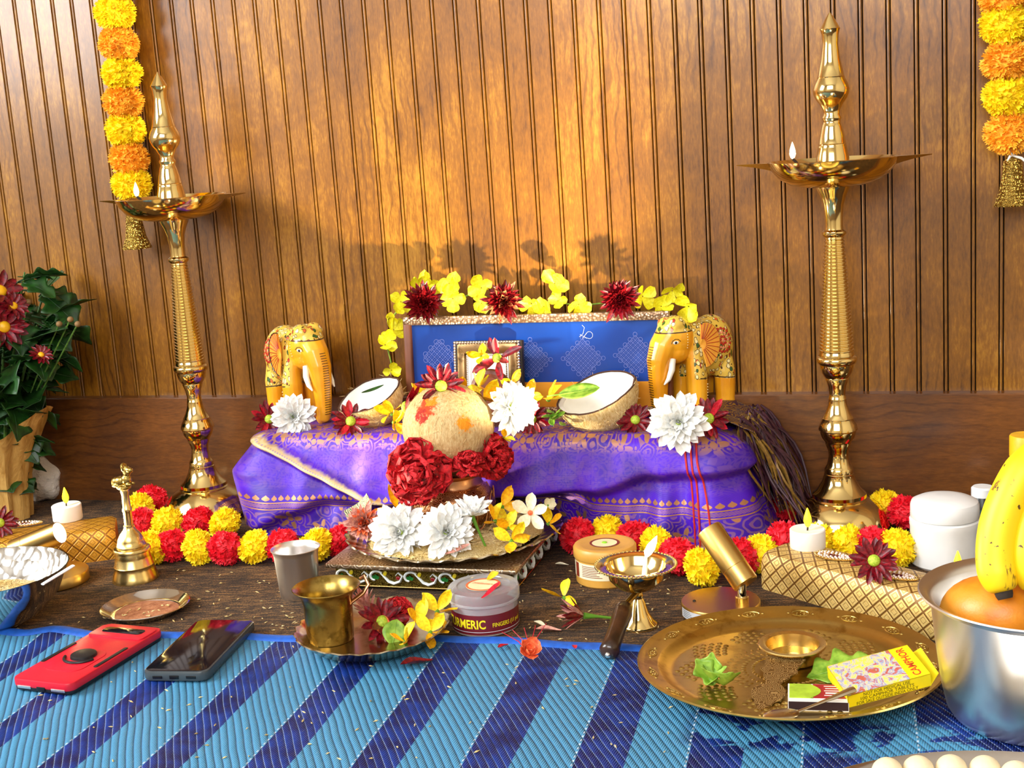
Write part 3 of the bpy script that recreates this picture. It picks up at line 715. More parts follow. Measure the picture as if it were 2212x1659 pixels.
def leaf_thing(label, p, n, roll, L, W, m='leaf_green', name='green_leaf', **k):
    o = mk(name, leaf_mb(L, W, **k).mesh(name, MT[m], 180), None, p, basis(n, roll).to_euler()); return tag(o, label, 'leaf', 'loose green leaves')
# ---------------------------------------------------------------- framed print with kolam drawing
plain('print_blue', '#083a8e', .3, var=.25, vs=6); plain('print_orange', '#e89a1c', .4, var=.1, vs=8); plain('kolam_line', '#5f6cb4', .5); plain('kolam_light', '#c4c9dc', .5)
n_ = Nd('hammered_frame'); p_ = n_.co(); d_ = n_.voro(p_, 330); n_.set(n_.ramp(d_, [(0, hx('#e8d6bc')), (.5, hx('#9a7a5c')), (1., hx('#6a4a34'))]), .3, .75); n_.bump(d_, .6, .001); MT['hammered_frame'] = n_.m
plain('frame_side', '#6b3a20', .5)
FY = -.052; fl, fr_ = GY(866, 680, FY), GY(1446, 672, FY); FX0, FX1 = fl.x, fr_.x; FZ1 = (fl.z+fr_.z)/2-.002; FZ0 = TZ+.002
t = thing('framed_print', 'wide framed blue print with white line drawings standing at the back of the altar', 'picture frame', ((FX0+FX1)/2, FY, FZ0), (radians(-4), 0, 0))
W, H = FX1-FX0, FZ1-FZ0; e = .011
for nm, c, d in (('frame_rail', (0, 0, H-e/2), (W, .014, e)), ('frame_rail', (0, 0, e/2), (W, .014, e))):
    MB().rbox(c, d, .003).obj(nm, MT['hammered_frame'], t)
for s in (-1, 1): MB().rbox((s*(W/2-e/2), 0, H/2), (e, .0139, H-.001), .003).obj('frame_rail', MT['frame_side'], t)
zb = GY(1200, 829, FY).z-FZ0
MB().box((0, .001, (zb+H)/2), (W-.012, .004, H-zb-.004)).obj('print_panel', MT['print_blue'], t, 0)
MB().box((0, .0005, zb/2+.002), (W-.012, .005, zb)).obj('print_border', MT['print_orange'], t, 0)
def ribbon_circle(b, c, r, w, mi, n=14, a0=0, a1=2*pi):
    P = [(c[0]+r*cos(a0+(a1-a0)*k/n), c[1]+r*sin(a0+(a1-a0)*k/n)) for k in range(n+1)]; ribbon(b, P, w, mi)
def ribbon(b, P, w, mi=0, y=-.0014):
    for (a, c), (d, e2) in zip(P, P[1:]):
        L = sqrt((d-a)**2+(e2-c)**2) or 1; nx, ny = -(e2-c)/L*w/2, (d-a)/L*w/2
        b.add([(a-nx, y, c-ny), (d-nx, y, e2-ny), (d+nx, y, e2+ny), (a+nx, y, c+ny)], [(0, 1, 2, 3)], mi)
def kolam(b, c, N, s, mi=0):
    w = .0006
    for i in range(-N, N+1):
        k = N-abs(i)
        ribbon(b, [(c[0]+(i-k)*s/1, c[1]+(i+k)*s*0+i*0), (c[0]+(i-k)*s, c[1])], w, mi) if 0 else None
    for i in range(-N, N+1):
        L = N-abs(i)*0
        ribbon(b, [(c[0]+(i-N)*s/2, c[1]+(i+N)*s/2), (c[0]+(i+N)*s/2, c[1]+(i-N)*s/2)], w, mi)
        ribbon(b, [(c[0]+(i-N)*s/2, c[1]-(i+N)*s/2), (c[0]+(i+N)*s/2, c[1]-(i-N)*s/2)], w, mi)
    for i in range(-N, N+1):
        for q in range(-N, N+1):
            if abs(i) == N or abs(q) == N:
                x, z = (i+q)*s/2, (i-q)*s/2
                if (i+q+N) % 2 == 0: ribbon_circle(b, (c[0]+x*1.06, c[1]+z*1.06), s*.42, w, mi)
    for i in range(-N, N):
        for q in range(-N, N): ribbon_circle(b, (c[0]+(i+q+1)*s/2, c[1]+(i-q)*s/2), s*.06, w, mi, 5)
b = MB(); cx = (FX0+FX1)/2
for (px, py, N) in ((948, 772, 3), (1145, 778, 4), (1258, 775, 4), (1372, 768, 4)):
    q = GY(px, py, FY); kolam(b, (q.x-cx, q.z-FZ0), N, .0062 if N == 4 else .0075)
q = GY(1262, 722, FY); z0 = (q.x-cx, q.z-FZ0)
ribbon(b, [(z0[0]-.008, z0[1]-.004), (z0[0]-.003, z0[1]), (z0[0]-.001, z0[1]+.008), (z0[0]-.004, z0[1]+.011)], .0005, 1)
ribbon_circle(b, (z0[0]+.005, z0[1]-.002), .0045, .0005, 1, 12, -2.2, 2.4)
ribbon(b, [(z0[0]-.007, z0[1]-.001), (z0[0]+.002, z0[1]-.006)], .0007, 1); ribbon(b, [(z0[0]-.004, z0[1]-.006), (z0[0]+.002, z0[1]+.001)], .0007, 1)
ko = b.obj('kolam_drawing', [MT['kolam_line'], MT['kolam_light']], t, 0); ko['label'] = 'thin line lattice drawing'
# small silver frame
SY = -.083; a, c = GY(974, 738, SY), GY(1119, 738, SY); zt = (a.z+c.z)/2; zz0 = TZ+.002; w = c.x-a.x; h = zt-zz0
t = thing('silver_photo_frame', 'small ornate silver photo frame leaning before the blue print', 'picture frame', ((a.x+c.x)/2, SY, zz0), (radians(-8), 0, 0))
plain('dark_wood', '#1c110c', .5); plain('photo_white', '#e9e7e2', .3, var=.05); metal('silver_old', '#9a7a52', .3, .3, tarn='#4a3620')
MB().rbox((0, .005, h/2), (w+.002, .010, h), .002).obj('backing', MT['dark_wood'], t)
for nm, c, d in (('frame_rail', (0, -.003, h-.010), (w-.008, .007, .013)), ('frame_rail', (0, -.003, .010), (w-.008, .007, .013)), ('frame_rail', (-w/2+.010, -.003, h/2), (.013, .0068, h-.008)), ('frame_rail', (w/2-.010, -.003, h/2), (.013, .0068, h-.008))):
    MB().rbox(c, d, .003).obj(nm, MT['silver_old'], t)
b = MB()
for ins, rr in ((.002, .0019), (.0185, .0012)):
    X, Z0, Z1 = w/2-ins, ins, h-ins
    for (x0, z0, x1, z1) in ((-X, Z0, -X, Z1), (-X, Z1, X, Z1), (X, Z1, X, Z0), (X, Z0, -X, Z0)):
        L = abs(x1-x0)+abs(z1-z0); m = int(L/(rr*1.9))
        for k in range(m): b.ell((x0+(x1-x0)*k/m, -.0065, z0+(z1-z0)*k/m), (rr*1.05, rr, rr*1.05), 7, 5)
b.obj('beading', MT['steel_polished'], t)['kind'] = 'stuff'
MB().box((0, -.0015, h/2), (w-.034, .003, h-.034)).obj('photo', MT['photo_white'], t, 0)
# brown arched carving in front of it
p = GY(1062, 842, -.112); t = mk('arched_carving', None); bpy.data.objects.remove(t)
b = MB(); r0 = .026
b.tube([Vector((-(r0-.004)*cos(pi*k/16), 0, -.045 if k in (0, 16) else (r0-.004)*sin(pi*k/16))) for k in range(17)], .0055, 8)
b.prism([(r0*.75*cos(pi*k/12), r0*.75*sin(pi*k/12)) for k in range(13)]+[(-r0*.75, -.045), (r0*.75, -.045)], -.002, .002, M=rotM('X', 90))
tag(mk('arched_carving', b.mesh('arched_carving', plain('carving_brown', '#54281a', .4)), None, (p.x, -.112, TZ+.047)), 'brown round-topped carving standing before the small silver frame', 'carving')
# ---------------------------------------------------------------- yellow flower vine and dark mums over the frame
vine = [(846, 800, .7), (832, 745, .95), (850, 712, 1.), (838, 690, .8), (866, 652, .95), (905, 612, 1.05), (930, 622, .8), (970, 612, 1.05), (978, 645, .9), (1040, 622, .95), (1040, 655, .8), (1148, 655, 1.), (1175, 662, .9), (1198, 612, 1.05), (1205, 650, .7), (1250, 657, 1.), (1388, 640, .95), (1428, 662, .85), (1452, 628, .9), (1488, 662, 1.05)]
VY = -.036; V0 = GY(1100, 700, VY)
t = thing('yellow_flower_vine', 'string of yellow silk blossoms draped around the top of the blue print', 'garland', V0)
pts = [GY(x, y, VY) for x, y, s in vine]
MB().tube([p-V0+Vector((0, .006, -.003)) for p in pts], .0011, 6).obj('vine_stem', MT['olive_leaf'], t)
r = random.Random(5)
for p, (x, y, s) in zip(pts, vine):
    bo = bpy.data.objects.new('blossom', None); COL.objects.link(bo); bo.parent = t; bo.location = p-V0
    bo.rotation_euler = basis(dirv(p, 1, r.uniform(-.5, .6), r.uniform(-.7, .7)), r.random()*6).to_euler(); bo.scale = (s*.86,)*3
    for k in range(4):
        put_petal(YEL[k % 2], bo, k*pi/2+r.uniform(-.3, .3), radians(r.uniform(5, 45)), .001, r.uniform(.9, 1.1), r.uniform(-.4, .4))
for (x, y, lb, sd, m) in ((915, 655, 'dark maroon chrysanthemum on the left end of the blue print frame', 3, ('mum_dark', 'mum_dark')), (1088, 652, 'maroon chrysanthemum with coppery tips on the middle of the blue print frame', 5, ('mum_dark', 'mum_tip')), (1338, 648, 'dark red chrysanthemum on the right part of the blue print frame', 8, ('mum_dark', 'crimson_petal'))):
    p = GY(x, y, -.058); dark_mum(lb, p, dirv(p, 1, .35, 0), 1.08, sd, m)
# ---------------------------------------------------------------- painted wooden elephants
def ele_mat():
    n = Nd('elephant_paint'); p = n.co(); x, y, z = n.sep(p)
    hem = n.math('ADD', .046, n.math('MULTIPLY', n.math('SUBTRACT', .02, x), -.10))
    blk = n.math('MULTIPLY', n.math('GREATER_THAN', z, hem), n.math('LESS_THAN', x, n.math('ADD', .0215, n.math('MULTIPLY', z, -.085))))
    cap = n.math('MULTIPLY', n.math('GREATER_THAN', z, .1045), n.math('GREATER_THAN', x, .012))
    neck = n.math('MULTIPLY', n.math('GREATER_THAN', z, .113), n.math('LESS_THAN', x, .02))
    M = n.math('MAXIMUM', n.math('MAXIMUM', blk, cap), neck)
    pw = n.vmath('ADD', p, n.vmath('MULTIPLY', n.vmath('SUBTRACT', n.noise(p, 90, 2, out=1), (.5, .5, .5)), (.007, .007, .007)))
    v = n.new('ShaderNodeTexVoronoi'); n.inp(v.inputs['Vector'], n.map(pw, (1.25, 1.25, .85))); v.inputs['Scale'].default_value = 165
    d = v.outputs['Distance']; rc = n.sep(v.outputs['Color'])[0]
    motif = n.ramp(rc, [(0, hx('#f2e2a0')), (.45, hx('#e8cf78')), (.62, hx('#d8642c')), (.74, hx('#b4321e')), (.86, hx('#2f5a24'))], 'CONSTANT')
    base = n.mix(n.noise(p, 30, 2), hx('#cfa232'), hx('#ecca58'))
    c = n.mix(n.math('LESS_THAN', d, .36), n.mix(n.math('LESS_THAN', d, .46), base, hx('#4d2c10')), motif)
    skin = n.mix(n.step(n.noise(p, 22, 2), .3, .7), hx('#e39412'), hx('#fbb526'))
    rel = n.math('MULTIPLY', n.math('LESS_THAN', n.math('ABSOLUTE', n.math('SUBTRACT', z, .1040)), .0009), n.math('GREATER_THAN', x, .012))
    hemln = n.math('MULTIPLY', n.math('LESS_THAN', n.math('ABSOLUTE', n.math('SUBTRACT', n.math('SUBTRACT', z, hem), .0012)), .0007), n.math('LESS_THAN', x, .012))
    skin = n.mix(rel, skin, hx('#3a2210'))
    c = n.mix(M, skin, c); c = n.mix(hemln, c, hx('#3a2210'))
    MT['elephant_paint'] = n.set(c, .28, 0, Coat_Weight=.3)
    n.bump(n.math('MULTIPLY', n.math('LESS_THAN', d, .34), M), .3, .0006)
ele_mat(); plain('ear_gold', '#eda338', .35); plain('paint_red', '#b02a18', .4); plain('tusk_white', '#efe9d8', .3, var=.04); plain('paint_black', '#120c08', .4); plain('paint_cream', '#f1dca0', .4); plain('toe_pink', '#d8875a', .4)
def ele_body():
    b = MB()
    b.ell((-.016, 0, .078), (.036, .029, .037), 24, 16); b.ell((-.026, 0, .080), (.028, .028, .037), 20, 14); b.ell((-.002, 0, .084), (.026, .026, .032), 20, 14)
    b.ell((.026, 0, .095), (.0225, .0225, .027), 20, 14); b.ell((.034, 0, .100), (.015, .019, .020), 20, 14); b.ell((.030, .009, .112), (.013, .011, .011), 14, 10); b.ell((.030, -.009, .112), (.013, .011, .011), 14, 10)
    b.ell((.028, 0, .080), (.017, .020, .016), 16, 12)
    b.tube([(.034, 0, .098), (.045, 0, .086), (.0515, 0, .070), (.053, 0, .050), (.053, 0, .030), (.0525, 0, .016), (.050, 0, .008), (.0445, 0, .0045), (.039, 0, .007)], [.018, .0165, .0145, .0122, .0105, .0095, .0085, .0068, .005], 14)
    for sx, sy in ((-.034, 1), (-.034, -1), (.008, 1), (.008, -1)):
        b.tube([(sx, sy*.012, .080), (sx, sy*.0155, .048), (sx+.001, sy*.0165, .018), (sx+.0015, sy*.0165, .008), (sx+.002, sy*.0165, .0)], [.010, .0130, .0118, .0125, .0135], 14)
    b.tube([(-.050, 0, .085), (-.0545, 0, .065), (-.055, 0, .04), (-.054, 0, .025)], [.004, .0032, .0026, .0035], 8)
    me = b.mesh('body', MT['elephant_paint'], 180); o = mk('body', me)
    m = o.modifiers.new('r', 'REMESH'); m.mode = 'VOXEL'; m.voxel_size = .0011
    m2 = o.modifiers.new('s', 'SMOOTH'); m2.factor = .5; m2.iterations = 7
    ev = o.evaluated_get(bpy.context.evaluated_depsgraph_get()); me2 = bpy.data.meshes.new_from_object(ev)
    bpy.data.objects.remove(o); me2.polygons.foreach_set('use_smooth', [True]*len(me2.polygons))
    if not me2.materials: me2.materials.append(MT['elephant_paint'])
    return me2
EB = ele_body(); EBVH = BVHTree.FromPolygons([v.co for v in EB.vertices], [tuple(p.vertices) for p in EB.polygons])
def side_pt(x, z, s, lift=.0004):
    h = EBVH.ray_cast(Vector((x, s*.2, z)), Vector((0, -s, 0)))
    return (h[0]+h[1]*lift, h[1]) if h[0] else (Vector((x, s*.03, z)), Vector((0, s, 0)))
def elephant(label, loc, rz, sc):
    t = thing('wooden_elephant', label, 'figurine', loc, rz, 'painted wooden elephants'); t.scale = (sc,)*3
    mk('body', EB, t)
    for s in (-1, 1):
        # ear: fan lying against the shoulder
        c0 = Vector((.0105, s*.0235, .088))
        def ear(u, v):
            a = radians(-75+175*u)+pi/2; rr = (.0235+.004*sin(u*pi)-.005*u)*v
            dx, dz = -abs(cos(a-pi/2))*rr*1.05-.0005 if True else 0, sin(a-pi/2)*rr*1.25
            return c0+Vector((dx, s*(.004+.0035*v-.002*v*v), dz))
        b = MB(); b.thick_grid(ear, 20, 5, .0016); eo = b.obj('ear', MT['ear_gold'], t)
        b = MB()
        for k in range(1, 14):
            b.tube([ear(k/14, q)+Vector((0, s*.0019, 0)) for q in (.25, .5, .75, .97)], .00042, 5)
        b.obj('ear_lines', MT['paint_red'], eo)['kind'] = 'stuff'
        b = MB(); b.tube([ear(k/24, 1.0)+Vector((0, s*.0008, 0)) for k in range(25)], .0006, 5); b.obj('ear_rim', MT['paint_black'], eo)
        b = MB(); b.tube([(.040, s*.012, .072), (.0445, s*.0158, .060), (.050, s*.0165, .050), (.056, s*.0155, .044)], [.0042, .0039, .003, .0008], 10); b.obj('tusk', MT['tusk_white'], t)
        p, q = side_pt(.0385, .0925, s)
        M = basis(q); b = MB(); b.ell((0, 0, 0), (.0035, .0021, .0006), 12, 6, M=M @ Matrix.Rotation(.2*s, 3, 'Z')); eo = b.obj('eye', MT['tusk_white'], t, loc=p)
        b = MB(); b.ell(q*.0005, (.0016, .0017, .0005), 10, 6, M=M); b.obj('pupil', MT['paint_black'], eo)
        b = MB(); P = [side_pt(.0385+dx, .0955+dz, s, .0003)[0]-p for dx, dz in ((-.005, -.002), (-.0025, .0008), (.0005, .0012), (.0035, -.0008), (.0052, -.0042))]
        b.tube(P, .0004, 5); b.obj('eyebrow', MT['paint_black'], eo)
        # rosette on the flank
        ro = None
        for ring, (nn, rr) in enumerate(((1, 0.), (7, .0040), (12, .0080), (17, .0120))):
            b = MB()
            for k in range(nn):
                a = 2*pi*k/nn+ring*.3; p2, q2 = side_pt(-.024+rr*cos(a), .088+rr*1.15*sin(a), s, .0003)
                b.ell(p2, (.0022, .0019, .0008), 8, 5, mi=0, M=basis(q2)); 
            b.obj('rosette_ring', MT['paint_red'] if ring in (3, 1) else MT['toe_pink'], t)['kind'] = 'stuff'
        b = MB()
        for k in range(7): b.ell(side_pt(.024, .104-.0032*k, s)[0], .0007, 7, 5)
        for xx, zt2 in ((-.006, .038),):
            for k in range(7): b.ell(side_pt(xx+.006, zt2-.0035*k, s)[0], .0008, 7, 5)
        b.obj('cream_dots', MT['paint_cream'], t)['kind'] = 'stuff'
    b = MB()
    for k in range(26):
        z = .088-.003*k; h = EBVH.ray_cast(Vector((.2, 0, z)), Vector((-1, 0, 0)))
        if h[0]: b.box(h[0]+Vector((.0002, 0, 0)), (.0006, .008, .0006))
    b.obj('trunk_lines', MT['paint_black'], t)['kind'] = 'stuff'
    b = MB()
    for sx, sy in ((-.032, 1), (-.032, -1), (.010, 1), (.010, -1)):
        for a in (-.7, 0, .7): b.ell((sx+.0125*cos(a), sy*.0165+.0125*sin(a), .0032), (.0026, .004, .003), 8, 6)
    b.obj('toenails', MT['toe_pink'], t)['kind'] = 'stuff'
    return t
def heading(p, cf, rf): d = dirv(p, cf, 0, rf); return atan2(d.y, d.x)
pe = G(655, 902, TZ+.001); elephant('painted wooden elephant facing right beside the left coconut half', (pe.x, pe.y, TZ), heading(pe, .84, .54), 1.08)
pe = G(1503, 888, TZ+.001); elephant('painted wooden elephant facing left at the right end of the altar', (pe.x, pe.y, TZ), heading(pe, .52, -.85), 1.04)
# ---------------------------------------------------------------- coconuts on the altar
def coco_husk(name, c0, c1, mark=False):
    n = Nd(name); p = n.co(); f = n.noise(n.map(p, (1, 1, .35)), 420, 4, .7); g = n.noise(p, 40, 3)
    c = n.ramp(n.math('ADD', n.math('MULTIPLY', f, .7), n.math('MULTIPLY', g, .3)), [(.35, hx(c0)), (.62, hx(c1))])
    if mark:
        def blob(ct, r):
            d = n.vmath('DISTANCE', p, ct); e = n.math('MULTIPLY', n.math('SUBTRACT', n.noise(p, 150, 4, .7), .5), .035)
            return n.math('SUBTRACT', 1., n.step(n.math('ADD', d, e), r*.55, r))
        c = n.mix(blob((-.010, -.040, .030), .016), c, hx('#c8420e')); c = n.mix(blob((-.004, -.035, .036), .008), c, hx('#e88a10'))
        c = n.mix(blob((-.014, -.044, .022), .010), c, hx('#a82412')); c = n.mix(blob((.034, -.037, .012), .011), c, hx('#ee9410'))
    MT[name] = n.set(c, .85, 0); n.bump(f, .8, .002)
coco_husk('husk_tan', '#c49a4e', '#f6e2a8'); coco_husk('husk_pale', '#b98c50', '#e0c48c', True); plain('husk_rim', '#4a2a16', .8); plain('coco_flesh', '#f2efe6', .4, var=.03)
def coco_half(label, p, n, R, seed):
    t = thing('coconut_half', label, 'coconut', p, basis(n, .4).to_euler(), 'halved coconuts'); r = random.Random(seed)
    wob = [1+r.uniform(-.02, .02) for _ in range(48)]
    def fn(q, z, a): k = wob[int(a/(2*pi)*48+.5) % 48]; return q*(1+.03*cos(2*a))*(1+(k-1)*.6), z+.0012*sin(3*a+seed)*(q/R)
    A = [k/12*pi/2 for k in range(13)]
    MB().lathe([(R*sin(a), -R*1.02*cos(a)) for a in A], 48, fn=fn).obj('husk', MT['husk_tan'], t)
    MB().lathe([(R, 0), (R*.985, .0012), (R*.94, .0006)], 48, fn=fn).obj('shell_rim', MT['husk_rim'], t)
    MB().lathe([(R*.95, -.0002), (R*.90, -.0012)]+[(R*.84*cos(k/10*pi/2), -.003-R*.70*sin(k/10*pi/2)) for k in range(11)], 48, fn=fn).obj('white_flesh', MT['coco_flesh'], t)
    b = MB()
    for k in range(320):
        a = r.random()*6.283; e = r.uniform(-.02, 1.2); d = Vector((cos(a)*cos(e), sin(a)*cos(e), -sin(e))); q = d*R; s = Vector((r.uniform(-1, 1), r.uniform(-1, 1), r.uniform(-.4, 1)))*.006
        b.tube([q*.99, q*1.02+s*.5, q*1.035+s], [.0003, .0003, .0001], 4, cap=False)
    b.obj('husk_fibres', MT['husk_tan'], t)['kind'] = 'stuff'
    return t
p = GY(797, 853, -.098); coco_half('halved coconut beside the left elephant, facing up with white flesh', p, dirv(p, .26, .92, -.36), .044, 1)
p = GY(1287, 848, -.106); coco_half('halved coconut between the kalash and the right elephant, with a leaf in it', p, dirv(p, .22, .93, -.32), .0515, 2)
p = GY(1208, 856, -.139); leaf_thing('bright green leaf lying in the right coconut half', p+Vector((0, 0, .002)), dirv(p, .6, .8, -.1), radians(5), .050, .024, 'olive_leaf', curl=.12)
p = GY(775, 858, -.122); leaf_thing('thin dark leaf on the flesh of the left coconut half', p+Vector((0, .01, .004)), dirv(p, .3, .9), radians(10), .030, .007, 'leaf_dark', stem=0)
# ---------------------------------------------------------------- enamelled platform and silver rice plate
def engraved(name, col, dark, sc, rough=.3, met=1.):
    n = Nd(name); p = n.co(); w = n.math('SINE', n.math('MULTIPLY', n.voro(p, sc), 30.)); k = n.step(w, .2, .6)
    n.set(n.mix(k, hx(dark), hx(col)), rough, met); n.bump(k, .4, .0008); MT[name] = n.m
engraved('platform_metal', '#e6d6bc', '#b49c7c', 70, .40); engraved('panel_brass', '#8f7a34', '#4a3c16', 220, .35)
plain('enamel_white', '#e8f0ee', .2, var=.04); plain('enamel_green', '#1d6a2c', .25); plain('enamel_red', '#7a1216', .25); plain('enamel_yellow', '#c8b41a', .3); plain('dark_felt', '#14100c', .9)
PX0, PX1, PY0, PY1 = -.1235, .1035, -.3515, -.150; PCX, PCY = (PX0+PX1)/2, (PY0+PY1)/2
t = thing('low_platform', 'low brass prayer platform with white enamel scrolls under the silver plate', 'platform', (PCX, PCY, 0))
PW, PD = PX1-PX0, PY1-PY0
MB().rbox((0, 0, .0300), (PW, PD, .0050), .0024).obj('platform_top', MT['platform_metal'], t)
MB().box((0, 0, .0155), (PW-.016, PD-.022, .024)).obj('platform_body', MT['panel_brass'], t, 0)
for sx in (-1, 1):
    for sy in (-1, 1): MB().rbox((sx*(PW/2-.02), sy*(PD/2-.024), .0018), (.018, .018, .0036), .004).obj('foot', MT['dark_felt'], t)
b = MB()
for z in (.0275, .0268, .0045): b.tube([(-PW/2+.007, -PD/2+.0105, z), (PW/2-.007, -PD/2+.0105, z)], .0007, 6); b.tube([(PW/2-.0075, -PD/2+.011, z), (PW/2-.0075, PD/2-.011, z)], .0007, 6)
b.obj('edge_moulding', MT['brass_satin'], t)
def scroll_piece(flip):
    P = []; 
    for k in range(15):
        a = k/14*3.9; r = .0062-.0036*k/14; P.append((-.008+r*cos(a+.6)*1.15, 0, r*sin(a+.6)))
    P2 = [(-.0035, 0, .0036), (0, 0, .0005), (.004, 0, -.0035), (.009, 0, -.0052), (.0145, 0, -.003), (.0165, 0, .0015), (.013, 0, .0045), (.0105, 0, .002)]
    b = MB(); b.tube(P, [.0014+.0006*sin(k/14*pi) for k in range(15)], 6, sq=.6); b.tube(P2, [.0009, .0018, .0026, .0028, .0025, .0018, .0013, .0008], 6, sq=.5)
    return b.mesh('enamel_scroll', MT['enamel_white'])
SCR = scroll_piece(0)
lf = leaf_mb(.007, .005, stem=0).mesh('enamel_leaf', MT['enamel_green'])
gem = MB().ell((0, 0, 0), (.0028, .0009, .0024), 10, 6).mesh('enamel_petal', MT['enamel_red'])
yl = MB().ell((0, 0, 0), (.0022, .0007, .0032), 8, 6).mesh('enamel_bud', MT['enamel_yellow'])
def row(n, org, dx, rz):
    for k in range(n):
        o = Vector(org)+Vector(dx)*k
        mk('enamel_scroll', SCR, t, o, (0, 0, rz), 1.32); R_ = Matrix.Rotation(rz, 3, 'Z')
        for a in (.6, 1.5, 2.4): mk('enamel_leaf', lf, t, o+R_ @ Vector((-.0105, -.0002, -.002)), (Matrix.Rotation(rz, 3, 'Z') @ Matrix.Rotation(pi/2, 3, 'X') @ Matrix.Rotation(a, 3, 'Z')).to_euler(), .75)
        mk('enamel_petal', gem, t, o+R_ @ Vector((.0165, 0, -.0005)), (0, 0, rz)); mk('enamel_bud', yl, t, o+R_ @ Vector((.001, 0, .0045)), (0, .5, rz))
row(5, (-PW/2+.026, -PD/2+.0105, .0155), (.0415, 0, 0), 0)
row(5, (PW/2-.0075, -PD/2+.034, .0155), (0, .0335, 0), pi/2)
def scallop(n, amp, z_amp, r0):
    def f(r, z, a):
        k = max(0, (r-r0)/(.999-r0)) if r0 < 1 else 0
        return r, z
    return f
KX, KY = -.004, -.243
t = thing('silver_rice_plate', 'large scalloped silver plate of rice and flowers on the low platform', 'plate', (KX, KY, .0328))
R = .1285
def fsc(r, z, a):
    k = max(0., (r-R*.86)/(R*.14)); return r*(1+.012*k*cos(34*a)), z+.0016*k*cos(34*a)
MB().lathe([(0, 0), (R*.70, 0), (R*.80, .002), (R*.93, .0085), (R*.99, .0125), (R, .0128), (R*.99, .0140), (R*.92, .0105), (R*.79, .0038), (R*.68, .0018), (0, .0018)], 204, fn=fsc).obj('plate_dish', MT['silver_plate'], t)
def ricemat(name='rice'):
    n = Nd(name); p = n.co(); f = n.noise(p, 700, 3, .7); g = n.noise(p, 30, 3)
    n.set(n.mix(n.step(g, .35, .7), n.ramp(f, [(.3, hx('#b58a36')), (.6, hx('#e6cc84'))]), n.ramp(f, [(.3, hx('#c8a860')), (.6, hx('#f0dfae'))])), .7); n.bump(f, .9, .002); MT[name] = n.m
ricemat()
b = MB(); rr = random.Random(11)
b.lathe([(R*.80, .0035), (R*.70, .0075), (R*.45, .011), (R*.2, .012), (0, .012)][::-1], 64, fn=lambda r, z, a: (r*(1+.03*sin(5*a)), z+.0012*sin(7*a+r*90)))
grain = [(0, 0, .5), (0, 0, -.5), (.17, 0, .1), (-.17, 0, .1), (0, .17, .1), (0, -.17, .1)]
def grains(b, pts, L=.0066):
    for p in pts:
        M = Euler((rr.uniform(1.2, 1.9), rr.uniform(-.3, .3), rr.random()*6.28)).to_matrix(); k = L*rr.uniform(.8, 1.15)
        b.add([M @ Vector(g)*k+Vector(p) for g in grain], [(0, 2, 4), (0, 4, 3), (0, 3, 5), (0, 5, 2), (1, 4, 2), (1, 3, 4), (1, 5, 3), (1, 2, 5)])
pts = []
for k in range(2600):
    a, q = rr.random()*6.283, sqrt(rr.random())*.80; z = .012-.0085*max(0, (q-.35)/.45)**1.3 if q > .35 else .0125
    pts.append((R*q*cos(a), R*q*sin(a), z+rr.uniform(.0004, .0018)))
grains(b, pts); tag(b.obj('rice_bed', MT['rice'], None, loc=(KX, KY, .0345)), 'bed of raw rice filling the silver plate', 'rice', kind='stuff')
# ---------------------------------------------------------------- copper kalash with coconut and carnations
zk = lambda py: GY(978, py, KY+.005).z
engraved('kalash_copper', '#e0b084', '#8a5530', 150, .3)
kb = .044; t = thing('copper_kalash', 'embossed copper pot carrying the whole coconut on the rice plate', 'pot', (KX+.0, KY+.005, kb))
p0 = GY(978, 1085, KY+.005); t.location.x = p0.x; kx = p0.x
zs = zk(1088)-kb; zn = zk(1046)-kb; zr_ = zk(1020)-kb
MB().lathe([(0, 0), (.030, 0), (.034, .004), (.044, zs*.45), (.0505, zs*.9), (.0508, zs), (.0485, zs+(zn-zs)*.5), (.042, zs+(zn-zs)*.85), (.0365, zn)], 56).obj('pot_body', MT['kalash_copper'], t)
MB().lathe([(.0365, zn), (.0375, zn+.001), (.0362, zn+.003), (.0362, zr_-.003), (.038, zr_-.001), (.0435, zr_+.002), (.0445, zr_+.003), (.0435, zr_+.004), (.035, zr_+.0005), (.034, zn)], 56).obj('pot_neck', MT['copper'], t)
b = MB()
for k in range(14):
    a = 2*pi*k/14; M = basis(Vector((cos(a), sin(a), .35)))
    zc = zs+(zn-zs)*.45; rr2 = .0492
    b.tube([Vector((rr2*cos(a+da), rr2*sin(a+da), zc+dz)) for da, dz in ((-.16, -.006), (-.08, .003), (0, .006), (.08, .003), (.16, -.006))], .0008, 5)
    zc = zs*.62
    b.tube([Vector(((.0475+dz*.25)*cos(a+da), (.0475+dz*.25)*sin(a+da), zc+dz)) for da, dz in ((-.18, .012), (-.17, -.004), (-.08, -.012), (0, -.013), (.08, -.012), (.17, -.004), (.18, .012))], .0009, 5)
b.obj('embossing', MT['copper'], t)['kind'] = 'stuff'
pc = GY(968, 921, KY+.004); CRr = .0535
t = thing('whole_coconut', 'round husked coconut with red and orange powder marks on the copper pot', 'coconut', pc)
def cfn(r, z, a): return r*(1+.015*cos(3*a)), z*(1.+(.12*max(0, -z/CRr))) 
MB().lathe([(CRr*sin(pi*k/28), -CRr*.94*cos(pi*k/28)) for k in range(29)], 56, fn=cfn).obj('husk', MT['husk_pale'], t)
b = MB(); r = random.Random(4)
